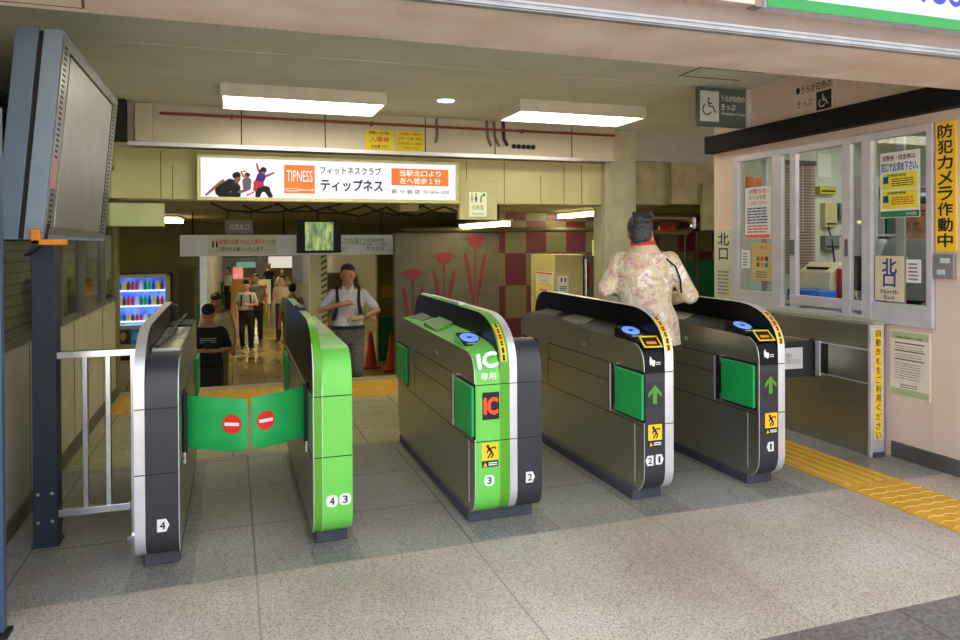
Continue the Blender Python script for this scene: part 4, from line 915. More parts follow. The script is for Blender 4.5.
for z in (.745, .695, .64): B(4.0705, 4.072, 3.345, 3.555, z, z+.008).build('green_rule', mat('rule_green', (100, 110, 60), .5), p)
tlines((4.072, 3.45, .72), WR, UZ, .2, .03, 2, txtg, p, seed=9, th=.25); tlines((4.072, 3.45, .67), WR, UZ, .2, .03, 2, txtg, p, seed=10, th=.25); tlines((4.072, 3.46, .57), WR, UZ, .19, .11, 7, txtg, p, seed=11, th=.25); tlines((4.072, 3.45, .475), WR, UZ, .13, .03, 2, txtk, p, seed=12, th=.3)
p = tag(B(4.07, 4.08, 3.137, 3.268, 1.34, 2.122).build('camera_notice', yellow, None), 'tall yellow sign with big black characters beside the office window', 'sign')
for i, c in enumerate('防犯カメラ作動中'): wt(c, 3.203, 2.065-i*.094, .095, .08, txtk, p, 4.07, .03)
p = thing('wall_intercom', (4.07, 3.2, 1.178), 'small grey metal box below the tall yellow sign', 'intercom'); B(4.05, 4.08, 3.137, 3.266, 1.178, 1.325).build('box', mat('intercom_grey', (150, 150, 152), .4, .4), p, .003)
B(4.047, 4.05, 3.16, 3.22, 1.27, 1.30).build('label', mat('pale_label', (210, 220, 214), .5), p); B(4.047, 4.05, 3.19, 3.24, 1.20, 1.23).build('label', mat('pale_label', (210, 220, 214), .5), p)
p = tag(B(4.07, 4.08, 5.166, 5.397, .91, 1.506).build('station_exit_sign', mat('paper_grey', (206, 204, 178), .6), None), 'grey-cream sign with two big black characters at the office corner', 'sign', 'papers on the office front')
wt('北', 5.28, 1.43, .15, .11, txtk, p, 4.07, .02); wt('口', 5.28, 1.30, .12, .10, txtk, p, 4.07, .02); tlines((4.07, 5.28, 1.05), WR, UZ, .16, .22, 7, txtg, p, seed=14)
p = tag(B(4.07, 4.08, 4.05, 4.434, 2.342, 2.60).build('ticket_sign', mat('paper_beige', (224, 206, 182), .6), None), 'beige wall sign with a black wheelchair symbol above the dark band', 'sign')
wt('●うらが白色の', 4.245, 2.545, .34, .06, txtk, p, 4.07, .02); wt('きっぷ', 4.33, 2.44, .15, .055, txtk, p, 4.07, .01)
def wheelchair(c, R, s, m, parent):
    R = Vector(R); U = Vector(UZ); c = Vector(c); mb = MB()
    def q(a, b): return c+R*a*s+U*b*s
    r = .045*s*2
    mb.ball(q(-.12, .62), .1*s, 0, 10, 6); mb.tube([q(-.12, .45), q(-.08, 0), q(.32, 0), (q(.5, -.45)), q(.62, -.4)], r*.7, 8)
    mb.tube([q(-.1, .25), q(.22, .25)], r*.6, 8)
    mb.tube([q(-.2+.0+.42*math.cos(a)-.05, -.25+.42*math.sin(a)) for a in [math.radians(115+i*17) for i in range(14)]], r*.6, 8)
    N = R.cross(U)
    for i in range(len(mb.v)):
        v = Vector(mb.v[i]); dd = (v-c).dot(N); mb.v[i] = tuple(v-N*dd*.85)
    return mb.build('wheelchair_symbol', m, parent)
bq = B(4.0685, 4.07, 4.075, 4.215, 2.365, 2.50).build('black_square', txtk, p); wheelchair((4.068, 4.145, 2.43), WR, .065, txtw, bq)
p = thing('projecting_sign', (3.83, 4.95, 2.34), 'grey-green double sign with a wheelchair symbol projecting from the office wall', 'sign')
B(3.57, 4.065, 4.94, 4.98, 2.348, 2.662).build('board', mat('sign_greygreen', (84, 98, 92), .5), p, .003); B(4.03, 4.08, 4.93, 4.99, 2.34, 2.67).build('bracket', silver, p)
wq = B(3.585, 3.765, 4.936, 4.94, 2.385, 2.63).build('white_square', mat('square_grey', (206, 208, 200), .5), p); wheelchair((3.675, 4.933, 2.505), FX, .10, txtk, wq)
text('うらが白色の', (3.905, 4.94, 2.58), FX, UZ, .235, .05, txtw, p, bold=.01); text('きっぷ', (3.86, 4.94, 2.51), FX, UZ, .14, .05, txtw, p, bold=.01); text('White Backed Tickets', (3.905, 4.94, 2.455), FX, UZ, .235, .02, txtw, p)

# stainless cabinet below counter
cbn = thing('steel_counter_cabinet', (4.0, 4.4, 0), 'long low stainless cabinet with a yellow strip of writing at its end', 'cabinet')
B(3.932, 4.062, 3.625, 5.3, .0, .86).build('body', steel, cbn, .003)
B(3.918, 4.03, 3.6, 3.625, .0, .862).build('end_plate', silver, cbn, .003)
B(3.926, 3.932, 3.62, 5.2, .47, .478).box(3.926, 3.932, 3.62, 5.2, .69, .696).build('edge_strips', silver, cbn)
B(3.922, 3.93, 3.63, 4.05, .48, .69).build('recess_panel', mat('panel_light_steel', (176, 174, 160), .3, .85), cbn)
B(3.915, 3.93, 4.03, 4.07, .455, .70).build('door_post', silver, cbn, .002); B(3.918, 3.93, 3.96, 4.02, .48, .69).build('door_recess', mblack, cbn)
dr = B(3.42, 3.91, 4.10, 4.125, .445, .698).build('swing_door', mat('door_charcoal', (48, 48, 54), .5), cbn, .004)
sgn = plate((3.70, 4.10, .58), FX, UZ, .26, .15, white, dr, 'door_notice', .002); text('左側の\n改札をご利用ください', (3.7, 4.098, .58), FX, UZ, .22, .08, txtg, sgn)
MB().tube([(3.92, 4.11, .44), (3.92, 4.11, .71)], .014, 8).build('hinge', mblack, dr)
ys = B(3.95, 4.004, 3.597, 3.6, .11, .83).build('yellow_strip', yellow, cbn)
for i, c in enumerate('自動改札をご利用ください'): text(c, (3.977, 3.597, .805-i*.0605), FX, UZ, .04, .045, txtk, ys, bold=.01)
ng = thing('floor_skirting_strip', (3.97, 3.59, 0), 'low dark plate at the foot of the stainless cabinet end', 'plate'); B(3.93, 4.02, 3.585, 3.598, 0, .03).build('plate', plinthm, ng)

# office interior
offw = mat('office_wall', (202, 206, 188), .6, c2=(192, 196, 178))
for bx in ((4.2, 6.2, 5.28, 5.3, 0, 2.6), (6.18, 6.2, 2.0, 5.28, 0, 2.6), (4.2, 6.2, 2.0, 2.02, 0, 2.6)): struct('wall_right', B(*bx), offw)
struct('ceiling', B(4.2, 6.2, 2.0, 5.3, 2.4, 2.45), mat('office_ceiling', (220, 222, 210), .7))
lo = thing('office_light', (5.2, 3.7, 2.33), 'bright strip light on the office ceiling', 'strip light'); B(4.9, 5.4, 2.8, 4.6, 2.37, 2.399).build('housing', lampf, lo); B(4.95, 5.35, 2.85, 4.55, 2.35, 2.37).build('tube', mat('office_glow', (250, 255, 250), .5, emit=10), lo)
bl = thing('window_blind', (4.88, 5.24, 1.1), 'brown slatted blind on the office back wall', 'blind')
B(4.69, 5.06, 5.24, 5.27, 2.10, 2.14).build('head_rail', mat('blind_rail', (90, 70, 56), .5), bl)
bm_ = MB()
for i in range(38): bm_.box(4.70, 5.05, 5.245, 5.262, 1.12+i*.0258, 1.137+i*.0258)
bm_.build('slats', mat('blind_brown', (150, 124, 108), .6), bl); MB().tube([(4.9, 5.235, 2.1), (4.9, 5.235, 1.5)], .003, 6).build('cord', white, bl)
dvs = ((5.14, 5.28, 1.54, 1.76, (196, 186, 130), 'cream control box on the office back wall', 'control box'), (5.31, 5.40, 1.60, 1.76, (110, 116, 120), 'grey switch unit right of the cream control box', 'switch'), (5.14, 5.31, 1.33, 1.46, (120, 124, 118), 'grey holder hanging below the cream control box', 'holder'), (5.08, 5.27, 1.84, 1.91, (190, 184, 60), 'pair of small yellow keys cases high on the office wall', 'holder'), (5.37, 5.44, 1.46, 1.52, (220, 220, 214), 'small white wall socket in the office', 'socket'))
for x0, x1, z0, z1, c, lab, cat in dvs:
    o = tag(B(x0, x1, 5.22, 5.28, z0, z1).build('wall_device', mat('dev_'+lab[:12], c, .5), None, .004), lab, cat)
    B(x0+.02, x1-.02, 5.214, 5.22, z0+.02, z0+.035).build('trim_line', mblack, o)
tag(MB().tube([(5.2, 5.25, 1.55), (5.22, 5.22, 1.4), (5.23, 5.2, 1.2), (5.2, 5.1, 1.0)], .008, 6).build('cable', mblack, None), 'black cord trailing down the office wall', 'cable')
tag(B(5.1, 5.26, 5.27, 5.28, 2.0, 2.22).build('paper_sheet', mat('sheet_white', (222, 226, 214), .6), None), 'white sheet pinned high on the office wall', 'paper')
tag(B(4.31, 4.54, 5.26, 5.28, 1.86, 1.98).build('orange_notice', mat('orange_sheet', (224, 120, 60), .6), None), 'orange notice seen through the left office pane', 'notice')
ct = thing('office_desk', (4.6, 4.2, 0), 'pale office desk behind the sliding windows', 'desk'); B(4.215, 4.85, 4.12, 5.2, .90, .94).build('desktop', mat('desk_pale', (180, 184, 170), .5), ct, .004)
for y in (4.2, 5.1): B(4.25, 4.8, y-.03, y+.03, 0, .90).build('leg', alu, ct)
tag(B(4.25, 4.42, 4.38, 4.72, .94, 1.025).build('tray', mat('blue_tray', (40, 120, 220), .4), None, .008), 'bright blue tray on the office desk by the opening', 'tray')
ph = thing('desk_machine', (4.55, 4.62, .94), 'cream desk machine with a sloping top behind the blue tray', 'machine')
MB().prism([(4.42, .94), (4.72, .94), (4.72, 1.18), (4.56, 1.24), (4.44, 1.16)], 4.46, 4.8, axis=1).build('body', mat('machine_cream', (216, 208, 170), .5), ph, .012); B(4.47, 4.53, 4.52, 4.74, 1.17, 1.20).build('keypad', mblack, ph)
rf = thing('ring_folder', (4.5, 4.38, .94), 'red folder standing between machine and dark screen', 'folder'); B(4.5, 4.60, 4.425, 4.455, .94, 1.19).build('cover', mat('folder_red', (170, 30, 40), .5), rf); B(4.603, 4.61, 4.43, 4.45, .95, 1.16).build('pages', white, rf)
ds = thing('desk_screen', (4.68, 4.28, .94), 'dark desktop screen in the office window opening', 'screen'); B(4.62, 4.67, 4.14, 4.42, 1.02, 1.29).build('panel', mat('screen_dark', (44, 52, 64), .3), ds, .004); B(4.65, 4.70, 4.25, 4.31, .955, 1.05).build('neck', mblack, ds); B(4.6, 4.75, 4.2, 4.36, .94, .955).build('foot', mblack, ds)
tag(MB().tube([(4.46, 4.22, .953), (4.46, 4.3, 1.02), (4.47, 4.35, .98), (4.5, 4.4, .953)], .012, 8).build('cable', mblack, None), 'coiled black cable beside the blue tray', 'cable')
sc = thing('office_shelf', (5.8, 5.1, 0), 'grey shelf unit in the far office corner', 'shelf')
B(5.5, 6.15, 5.0, 5.27, 0, .04).box(5.5, 5.53, 5.0, 5.27, 0, 2.0).box(6.12, 6.15, 5.0, 5.27, 0, 2.0).build('frame', alu, sc)
for z in (.5, 1.0, 1.45, 1.9): B(5.53, 6.12, 5.0, 5.27, z, z+.02).build('shelf_board', alu, sc)
for i in range(10):
    z = (1.02, 1.47)[i % 2]; x = 5.56+(i//2)*.1
    o = B(x, x+.07, 5.02, 5.2, z, z+.26).build('file_binder', mat('binder_%d' % (i % 4), ((90, 110, 140), (150, 150, 150), (120, 80, 70), (60, 90, 90))[i % 4], .6), None); tag(o, 'file binder standing on the grey office shelf', 'binder', 'binders on the office shelf')
for x0, x1, z0, z1 in ():
    pass

# street sign above the entrance
ss = thing('shop_sign', (4.0, 2.4, 2.34), 'white sign with green lower border and blue letters above the entrance', 'sign')
B(2.03, 6.5, 2.36, 2.43, 2.342, 3.2).build('board', mat('sign_board_white', (196, 192, 200), .6), ss); B(2.03, 6.5, 2.356, 2.36, 2.342, 2.388).build('green_border', mat('border_green', (34, 142, 66), .6), ss)
text('YOU', (2.965, 2.36, 2.50), FX, UZ, .27, .10, mat('letters_blue', (36, 44, 160), .5), ss, bold=.05)
s2 = thing('shop_sign', (1.2, 2.4, 2.34), 'plain white panel with a stained edge, left of the green bordered sign', 'sign')
B(-.5, 1.98, 2.37, 2.43, 2.349, 3.2).build('board', mat('stained_white', (196, 188, 184), .6, c2=(190, 158, 140), scale=3), s2); MB().disc((1.9, 2.37, 2.375), .006, (0, -1, 0), .003, 10).build('screw', mblack, s2)
B(1.985, 2.025, 2.375, 2.42, 2.345, 3.2).build('divider', mat('fascia_paint', (176, 158, 146)), s2)

# ------------------------------------------------------------------ people
def remesh(mb, name, m, parent, M, voxel, smooth=2, extra=None):
    me = bpy.data.meshes.new('tmp'); me.from_pydata([tuple(v) for v in mb.v], [], mb.f)
    o = bpy.data.objects.new('tmp', me); COL.objects.link(o)
    r = o.modifiers.new('r', 'REMESH'); r.mode = 'VOXEL'; r.voxel_size = voxel
    if smooth: s = o.modifiers.new('s', 'SMOOTH'); s.iterations = smooth; s.factor = .5
    dg = bpy.context.evaluated_depsgraph_get(); dg.update()
    m2 = bpy.data.meshes.new_from_object(o.evaluated_get(dg)); bpy.data.objects.remove(o)
    m2.transform(M); pl = wloc(parent)
    vs = [v.co.copy() for v in m2.vertices]
    lo = Vector([min(v[i] for v in vs) for i in range(3)]); hi = Vector([max(v[i] for v in vs) for i in range(3)]); c = (lo+hi)/2
    for v in m2.vertices: v.co = v.co-c
    for p in m2.polygons: p.use_smooth = True
    m2.materials.clear(); m2.materials.append(m)
    ob = bpy.data.objects.new(name, m2); COL.objects.link(ob); ob.parent = parent; ob.location = c-pl
    return ob
def lump(mb, name, m, parent, M):
    k = MB(); k.f = mb.f; k.m = mb.m; k.sm = mb.sm; k.v = [tuple(M @ Vector(v)) for v in mb.v]
    return k.build(name, m, parent)
def hand(mb, wrist, d, side, curl=.5, up=(0, 0, 1)):
    d = Vector(d).normalized(); n = Vector(up); n = (n-d*n.dot(d)).normalized(); s = d.cross(n)*side
    w = Vector(wrist)
    mb.caps([w, w+d*.045, w+d*.08], [.024, .032, .03], n=8)
    for i, (o, L) in enumerate(((-.027, .06), (-.009, .072), (.009, .068), (.027, .052))):
        b = w+d*.078+s*o; b2 = b+d*L*.5-n*L*.12*curl; b3 = b2+(d*(1-curl*.7)-n*curl).normalized()*L*.5
        mb.caps([b, b2, b3], [.0095, .009, .0075], n=6)
    t = w+d*.03-s*.028; mb.caps([t, t-s*.025+d*.03, t-s*.028+d*.058-n*.01], [.013, .0105, .009], n=6)
TOR = [(.84, .150, .105), (.92, .168, .118), (1.0, .155, .108), (1.08, .142, .10), (1.18, .152, .108), (1.29, .172, .118), (1.37, .168, .102), (1.42, .11, .078), (1.455, .062, .06), (1.53, .055, .057)]
def person(label, loc, face, h, arms, legs, colors, hair='short', voxel=.012, kind='shirt', sleeve=.75, group=None, lean=0, headtilt=0, hem=None, skinm=skin, girth=1, detail=True, headturn=0, headx=0, headz=0):
    root = thing('person', loc, label, 'person', group)
    s = h/1.70; M = Matrix.Translation(loc) @ Matrix.Rotation(math.radians(face), 4, 'Z') @ Matrix.Diagonal((s, s, s, 1))
    def LN(p, z0=.9):
        p = Vector(p); k = max(0, p.z-z0); return Vector((p.x, p.y+k*math.tan(math.radians(lean)), p.z))
    HT = Matrix.Translation(LN((headx, 0, 1.50+headz))) @ Matrix.Rotation(math.radians(headturn), 4, 'Z') @ Matrix.Rotation(math.radians(headtilt), 4, 'X') @ Matrix.Translation((0, 0, -1.50))
    def H(p): return HT @ Vector(p)
    HR = HT.to_3x3()
    b = MB()
    b.loft([(LN((0, 0, z)), rx*girth, ry*girth) for z, rx, ry in TOR])
    sh = {}
    for sd, (el, wr, hd, curl) in zip((-1, 1), arms):
        S0 = LN((sd*.175, 0, 1.375)); sh[sd] = (S0, LN(el), LN(wr))
        b.caps([S0, LN(el), LN(wr)], [.05, .04, .027]); hand(b, LN(wr), hd, sd, curl)
    for sd, (kn, an) in zip((-1, 1), legs):
        b.caps([(sd*.085, 0, .87), kn, an], [.085, .056, .04]); a = Vector(an); b.caps([a+Vector((0, -.02, -.04)), a+Vector((0, .10, -.05))], [.034, .026])
    b.ball(H((0, .005, 1.61)), (.079, .098, .108), rot=HR); b.ball(H((0, .03, 1.55)), (.056, .064, .062), rot=HR)
    if detail:
        b.caps([H((0, .097, 1.615)), H((0, .112, 1.575))], [.009, .014], n=8)
        b.caps([H((-.02, .089, 1.543)), H((.02, .089, 1.543))], [.008, .008], n=6)
        for sd in (-1, 1): b.ball(H((sd*.077, 0, 1.595)), (.012, .02, .031), rot=HR); b.ball(H((sd*.033, .083, 1.628)), (.02, .011, .007), rot=HR)
    remesh(b, 'body', skinm, root, M, voxel, 1)
    if detail:
        e = MB()
        for sd in (-1, 1): e.ball(H((sd*.031, .09, 1.606)), (.012, .006, .005), rot=HR)
        lump(e, 'eyes', mat('eye_dark', (30, 22, 20), .3), root, M)
        e = MB()
        for sd in (-1, 1): e.ball(H((sd*.032, .094, 1.629)), (.02, .006, .004), rot=HR)
        lump(e, 'eyebrows', hairk, root, M)
        e = MB().ball(H((0, .1, 1.543)), (.02, .005, .004), rot=HR); lump(e, 'mouth', mat('lip', (150, 78, 70), .5), root, M)
    hm = colors.get('hair', hairk)
    g = MB()
    if hair == 'bun':
        g.ball(H((0, -.022, 1.645)), (.089, .106, .092), rot=HR); g.ball(H((0, -.058, 1.585)), (.078, .058, .08), rot=HR)
        g.ball(H((0.005, -.10, 1.685)), (.064, .048, .045), rot=HR)
        rr = random.Random(5)
        for i in range(22):
            a = rr.uniform(0, 2*PI); r_ = rr.uniform(.01, .045)
            p0 = Vector((1.3*r_*math.cos(a), -.09+.5*r_*math.sin(a), 1.70+rr.uniform(-.015, .015)))
            g.caps([H(p0), H(p0+Vector((.018*math.cos(a), -.01, .018))), H(p0+Vector((.034*math.cos(a), -.015, .012)))], [.012, .010, .007], n=6)
    else:
        g.ball(H((0, -.03, 1.655)), (.087, .10, .08), rot=HR); g.ball(H((0, -.05, 1.60)), (.084, .066, .078), rot=HR); g.ball(H((-.012, .03, 1.70)), (.064, .06, .03), rot=HR)
        if hair == 'long': g.ball(H((0, -.055, 1.54)), (.08, .055, .1), rot=HR)
        if hair == 'fringe': g.ball(H((0, .05, 1.665)), (.07, .052, .03), rot=HR)
    remesh(g, 'hair', hm, root, M, max(.008, voxel*.8), 1)
    # top
    c = MB(); off = .016; hz = hem if hem else .985
    rings = [(LN((0, 0, hz)), (.20 if hz < .84 else .155)*girth+off, (.158 if hz < .84 else .108)*girth+off)]
    if hz < .9: rings.append((LN((0, 0, .94)), .188*girth+off, .145*girth+off)); rings.append((LN((0, 0, 1.0)), .175*girth+off, .132*girth+off))
    rings += [(LN((0, 0, z)), (rx+off*.9)*girth, (ry+off*.9)*girth) for z, rx, ry in TOR if z > 1.0 and z < 1.44]
    c.loft(rings)
    for sd in (-1, 1):
        S0, E, W = sh[sd]
        if sleeve <= 1: P = S0+(E-S0)*sleeve; c.caps([S0+Vector((-sd*.04, 0, -.01)), S0+Vector((-sd*.008, 0, -.008)), P], [.058, .060, .056])
        else: P = E+(W-E)*min(1, sleeve-1); c.caps([S0+Vector((-sd*.06, 0, .0)), S0+Vector((-sd*.004, 0, -.006)), E, P], [.056, .064, .06, .05])
    top = remesh(c, 'jacket' if kind == 'jacket' else 'shirt', colors['top'], root, M, voxel, 3)
    t = MB(); t.loft([((0, 0, .80), .17*girth, .125*girth), ((0, 0, .92), .182*girth, .130*girth), ((0, 0, 1.0), .172*girth+.012, .122*girth+.012)])
    for sd, (kn, an) in zip((-1, 1), legs): t.caps([(sd*.085, 0, .86), kn, Vector(an)+Vector((0, 0, .0))], [.1, .074, .062])
    remesh(t, 'trousers', colors['legs'], root, M, voxel, 2)
    for sd, (kn, an) in zip((-1, 1), legs):
        a = Vector(an); k = MB().caps([a+Vector((0, -.03, -.045)), a+Vector((0, .06, -.045)), a+Vector((0, .14, -.052))], [.038, .038, .03], n=10)
        lump(k, 'shoe', colors['shoe'], root, M)
    return root, M, LN, H
SL = [((-.1, .0, .47), (-.1, 0, .085)), ((.1, .0, .47), (.1, 0, .085))]
def ARM(dz=0): return [((-.24, -.02, 1.11), (-.26, .04, .87), (0, .1, -1), .3), ((.24, -.02, 1.11), (.26, .04, .87), (0, .1, -1), .3)]
def floral():
    m = bpy.data.materials.new('floral_cloth'); m.use_nodes = True; nt = m.node_tree; b = nt.nodes['Principled BSDF']; L = nt.links
    tc = nt.nodes.new('ShaderNodeTexCoord'); prev = None
    for k, (sc, lo, hi, c) in enumerate(((11, .50, .62, (216, 190, 150)), (10, .55, .64, (212, 164, 156)), (18, .57, .65, (206, 190, 154)), (24, .60, .66, (196, 142, 150)), (15, .58, .64, (246, 238, 228)))):
        mp = nt.nodes.new('ShaderNodeMapping'); mp.inputs['Location'].default_value = (k*3.7, k*1.3, k*2.1); L.new(tc.outputs['Object'], mp.inputs[0])
        n = nt.nodes.new('ShaderNodeTexNoise'); n.inputs['Scale'].default_value = sc; n.inputs['Detail'].default_value = 2; n.inputs['Distortion'].default_value = 1.2; L.new(mp.outputs[0], n.inputs[0])
        r = nt.nodes.new('ShaderNodeValToRGB'); r.color_ramp.elements[0].position = lo; r.color_ramp.elements[0].color = (0, 0, 0, 1); r.color_ramp.elements[1].position = hi; L.new(n.outputs['Fac'], r.inputs[0])
        mx = nt.nodes.new('ShaderNodeMix'); mx.data_type = 'RGBA'; L.new(r.outputs[0], mx.inputs[0]); mx.inputs[7].default_value = lin(c)
        if prev: L.new(prev, mx.inputs[6])
        else: mx.inputs[6].default_value = lin((228, 210, 182))
        prev = mx.outputs[2]
    L.new(prev, b.inputs['Base Color']); b.inputs['Roughness'].default_value = .8
    n3 = nt.nodes.new('ShaderNodeTexNoise'); n3.inputs['Scale'].default_value = 6; L.new(tc.outputs['Object'], n3.inputs[0]); bp = nt.nodes.new('ShaderNodeBump'); bp.inputs['Strength'].default_value = .7; bp.inputs['Distance'].default_value = .06; L.new(n3.outputs['Fac'], bp.inputs['Height']); L.new(bp.outputs[0], b.inputs['Normal'])
    return m
shoek = mat('shoe_black', (24, 22, 22), .4)
# woman in floral jacket, seen from behind, elbows out
w, M, LN, H = person('woman in a pale floral jacket with a hair bun, walking away between gates', (2.52, 4.06, 0), -24, 1.60,
    [((-.262, -.02, 1.18), (-.15, .20, 1.15), (.6, .8, -.1), .6), ((.30, -.02, 1.13), (.20, .20, 1.09), (-.6, .8, -.1), .6)],
    [((-.1, .06, .47), (-.1, .0, .085)), ((.04, .1, .47), (.05, .12, .10))], {'top': floral(), 'legs': mat('trousers_grey', (96, 92, 94), .7), 'hair': hairg, 'shoe': mat('shoe_pale', (190, 190, 194), .5)},
    hair='bun', voxel=.009, kind='jacket', sleeve=1.75, hem=.80, headturn=-2, girth=1.14, headtilt=-8, headx=-.03, headz=-.045)
lump(MB().loft([(LN((0, -.006, 1.40)), .135, .10), (LN((0, -.006, 1.44)), .10, .088), (LN((0, -.004, 1.475)), .078, .074), (LN((0, -.002, 1.48)), .06, .06)]), 'collar', mat('collar_beige', (226, 200, 168), .7), w, M)
lump(MB().tube([(.072*math.cos(a)-.012, .072*math.sin(a)*.98-.004, 1.487) for a in [2*PI*i/16 for i in range(17)]], .016, 8), 'red_scarf', mat('scarf_red', (214, 60, 50), .6), w, M)
lump(MB().tube([(.13, -.095, 1.38), (.19, -.10, 1.33), (.225, -.08, 1.24), (.235, -.06, 1.15)], .007, 6), 'bag_strap', mblack, w, M)
lump(MB().tube([(-.03, -.125, 1.66), (0, -.13, 1.655), (.03, -.125, 1.665)], .007, 6), 'hair_clip', mblack, w, M)
# man with backpack running up
shirtw = mat('shirt_white', (206, 208, 218), .7, c2=(192, 194, 206), bump=.4, bscale=10)
m_, M, LN, H = person('man in a white shirt with backpack, hand on his chest, coming up the stairs', (1.27, 8.4, -.535), 172, 1.70,
    [((-.33, .02, 1.17), (-.13, .20, 1.10), (1, .1, -.05), .55), ((.31, .05, 1.19), (.06, .21, 1.27), (-1, .05, .12), .6)],
    [((-.1, .16, .50), (-.1, .05, .10)), ((.1, .02, .47), (.1, -.12, .10))], {'top': shirtw, 'legs': mat('trousers_check', (104, 102, 96), .8, c2=(84, 82, 78), scale=40), 'hair': mat('hair_dark_grey', (78, 74, 74), .6, c2=(34, 32, 34), scale=60), 'shoe': shoek},
    voxel=.008, sleeve=.78, lean=3, headtilt=-12, girth=1.06, skinm=skin2, headz=-.02)
for sd in (-1, 1): lump(MB().tube([(sd*.13, -.10, 1.40), (sd*.125, .02, 1.44), (sd*.118, .105, 1.38), (sd*.12, .148, 1.28), (sd*.14, .15, 1.16), (sd*.165, .09, 1.08)], .021, 8), 'backpack_strap', mblack, m_, M)
lump(MB().ball((0, -.22, 1.2), (.15, .09, .22)), 'backpack', mblack, m_, M)
lump(MB().loft([((0, 0, .965), .195, .143), ((0, 0, 1.005), .192, .141)]), 'belt', mblack, m_, M)
lump(MB().tube([tuple(LN((-.185, .149, 1.119))), tuple(LN((-.155, .177, 1.109)))], .036, 10), 'wristwatch', chrome, m_, M)
for sd in (-1, 1): lump(MB().hexa([Vector(LN(q)) for q in ((sd*.004, .142, 1.385), (sd*.06, .118, 1.40), (sd*.03, .118, 1.45), (sd*.066, .07, 1.465), (sd*.004, .150, 1.385), (sd*.06, .126, 1.40), (sd*.03, .126, 1.45), (sd*.066, .078, 1.465))]), 'shirt_collar', mat('collar_white', (222, 224, 230), .7), m_, M)
# phone reader in dark T-shirt
p_, M, LN, H = person('person in a black T-shirt with pale stripes looking down at a phone', (-.30, 10.4, -1.155), 178, 1.74,
    [((-.25, -.02, 1.12), (-.07, .24, 1.13), (.6, .8, .2), .7), ((.25, -.02, 1.12), (.08, .24, 1.14), (-.6, .8, .2), .7)], SL,
    {'top': mat('tshirt_black', (28, 28, 36), .8), 'legs': mat('trousers_black', (30, 30, 34), .8), 'shoe': shoek}, hair='fringe', voxel=.012, sleeve=.8, headtilt=-28, skinm=skin2)
for i in range(3): lump(MB().box(-.10, .10, .137, .142, 1.225+i*.026, 1.235+i*.026), 'shirt_stripe', mat('stripe_pale', (170, 176, 170), .7), p_, M)
lump(MB().box(-.04, .04, .30, .312, 1.14, 1.27), 'phone', mblack, p_, M)
lump(MB().box(-.16, .10, .12, .30, .62, .92), 'bag', mblack, p_, M)
person('person in a pale top half hidden behind the phone reader', (-.24, 12.4, -1.155), 170, 1.76, ARM(), SL, {'top': mat('top_cream', (214, 202, 168), .7), 'legs': mat('trousers_tan', (150, 140, 110), .8), 'shoe': shoek}, voxel=.016, sleeve=1.7, headtilt=-15, hair='fringe', skinm=skin2)
p_, M, LN, H = person('man in white shirt and black trousers walking down the middle of the corridor', (.33, 18.4, -1.155), 175, 1.68, [((-.25, 0, 1.12), (-.06, .22, 1.14), (.8, .6, .1), .6), ((.25, 0, 1.12), (.22, .1, .92), (0, .3, -1), .3)],
    [((-.1, .05, .47), (-.1, 0, .085)), ((.1, .12, .48), (.1, -.05, .12))], {'top': mat('shirt_grey_white', (186, 186, 180), .7), 'legs': mat('trousers_black', (30, 30, 34), .8), 'shoe': shoek}, voxel=.018, headtilt=-22, skinm=skin2)
for sd in (-1, 1): lump(MB().tube([(sd*.1, -.08, 1.41), (sd*.1, .12, 1.36), (sd*.12, .14, 1.1)], .02, 6), 'bag_strap', mblack, p_, M)
person('man close behind the white-shirted man in the corridor', (.60, 19.9, -1.155), 175, 1.76, ARM(), SL, {'top': mat('top_grey', (120, 116, 100), .7), 'legs': mat('trousers_black', (30, 30, 34), .8), 'shoe': shoek}, voxel=.02, skinm=skin2, detail=False)
p_, M, LN, H = person('person with crossed black backpack straps walking away down the corridor', (1.22, 15.9, -1.155), 0, 1.72, ARM(), SL, {'top': mat('top_sage', (186, 184, 156), .7), 'legs': mat('trousers_sage', (120, 122, 96), .8), 'shoe': shoek}, voxel=.018, sleeve=.8, skinm=skin2, detail=False)
lump(MB().tube([(-.12, -.13, 1.36), (.0, -.14, 1.2), (.12, -.13, 1.36)], .018, 6).tube([(0, -.14, 1.2), (0, -.14, 1.05)], .06, 8), 'backpack', mblack, p_, M)
person('person in a light striped top passing on the right of the board', (1.25, 19.8, -1.155), 150, 1.72, ARM(), SL, {'top': mat('top_pinkwhite', (208, 190, 180), .7), 'legs': mat('trousers_dkgrey', (60, 60, 56), .8), 'shoe': shoek}, voxel=.02, skinm=skin2, detail=False)
person('person in a cream top farther down the corridor', (1.75, 27, -1.155), 180, 1.68, ARM(), SL, {'top': mat('top_cream2', (220, 214, 180), .7), 'legs': mat('trousers_dkgrey', (60, 60, 56), .8), 'shoe': shoek}, voxel=.025, skinm=skin2, detail=False)
person('distant figure in white beside the green bin', (-.15, 30, -1.155), 120, 1.66, ARM(), SL, {'top': mat('top_white', (214, 214, 206), .7), 'legs': mat('trousers_black', (30, 30, 34), .8), 'shoe': shoek}, voxel=.025, skinm=skin2, detail=False)
person('distant figure in dark clothes at the far end', (1.6, 34, -1.155), 200, 1.7, ARM(), SL, {'top': mat('top_dark', (50, 50, 46), .7), 'legs': mat('trousers_black', (30, 30, 34), .8), 'shoe': shoek}, voxel=.03, skinm=skin2, detail=False)
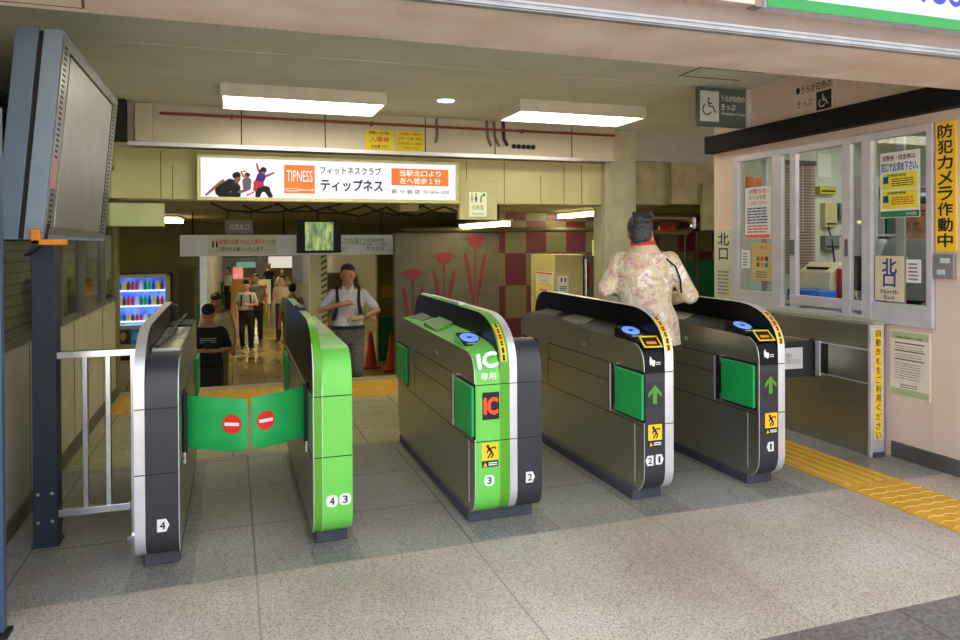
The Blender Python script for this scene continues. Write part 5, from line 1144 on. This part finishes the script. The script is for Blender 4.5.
# office staff
stf = {'top': mat('uniform_greyblue', (168, 178, 186), .7), 'legs': mat('trousers_navy', (40, 44, 60), .8), 'shoe': shoek}
st_, M, LN, H = person('office clerk in a grey-blue shirt behind the large yellow poster', (4.50, 3.72, 0), 118, 1.70, [((-.25, .02, 1.12), (-.14, .22, 1.0), (.4, .9, -.1), .5), ((.25, .02, 1.12), (.14, .22, 1.0), (-.4, .9, -.1), .5)], SL, stf, voxel=.014, sleeve=.85, headtilt=-12)
lump(MB().box(.05, .13, .128, .136, 1.27, 1.30), 'name_badge', white, st_, M)
person('second office clerk in a grey-blue shirt, farther inside the office', (5.2, 4.45, 0), 150, 1.70, [((-.25, .02, 1.12), (-.14, .22, 1.0), (.4, .9, -.1), .5), ((.25, .02, 1.12), (.14, .22, 1.0), (-.4, .9, -.1), .5)], SL, stf, voxel=.014, sleeve=.85, headtilt=-20)

# ------------------------------------------------------------------ world, camera
w = bpy.data.worlds.new('World'); S.world = w; w.use_nodes = True; nt = w.node_tree
bg = nt.nodes['Background']
tc = nt.nodes.new('ShaderNodeTexCoord'); sx = nt.nodes.new('ShaderNodeSeparateXYZ'); nt.links.new(tc.outputs['Generated'], sx.inputs[0])
rp = nt.nodes.new('ShaderNodeValToRGB'); rp.color_ramp.elements[0].position = .45; rp.color_ramp.elements[0].color = (.42, .38, .36, 1); rp.color_ramp.elements[1].position = .56; rp.color_ramp.elements[1].color = (.86, .92, 1, 1)
mr = nt.nodes.new('ShaderNodeMath'); mr.operation = 'MULTIPLY_ADD'; mr.inputs[1].default_value = .5; mr.inputs[2].default_value = .5
nt.links.new(sx.outputs[2], mr.inputs[0]); nt.links.new(mr.outputs[0], rp.inputs[0]); nt.links.new(rp.outputs[0], bg.inputs[0]); bg.inputs[1].default_value = 2.3
sl_ = bpy.data.lights.new('sun', 'SUN'); sl_.energy = 34; sl_.angle = .02; sl_.color = (1, .95, .87); so = bpy.data.objects.new('sun', sl_); COL.objects.link(so); so.rotation_euler = Vector((.15, -1, -1.35)).to_track_quat('-Z', 'Y').to_euler()
cd = bpy.data.cameras.new('camera'); cam = bpy.data.objects.new('camera', cd); COL.objects.link(cam); S.camera = cam
R = Vector((.94553957, -.32546674, -.00513111)); U = Vector((.007192, .00512928, .99996098)); F = Vector((.32542772, .94553958, -.00719069))
Mx = Matrix(((R.x, U.x, -F.x, 0), (R.y, U.y, -F.y, 0), (R.z, U.z, -F.z, 1.4), (0, 0, 0, 1))); cam.matrix_world = Mx
cd.sensor_width = 36; cd.lens = 721.92*36/960; cd.shift_x = 0; cd.shift_y = -(320-249.05)/960; cd.clip_start = .05; cd.clip_end = 200
S.view_settings.view_transform = 'Standard'; S.view_settings.look = 'None'; S.view_settings.gamma = 1; S.view_settings.exposure = .12; S.view_settings.use_curve_mapping = False
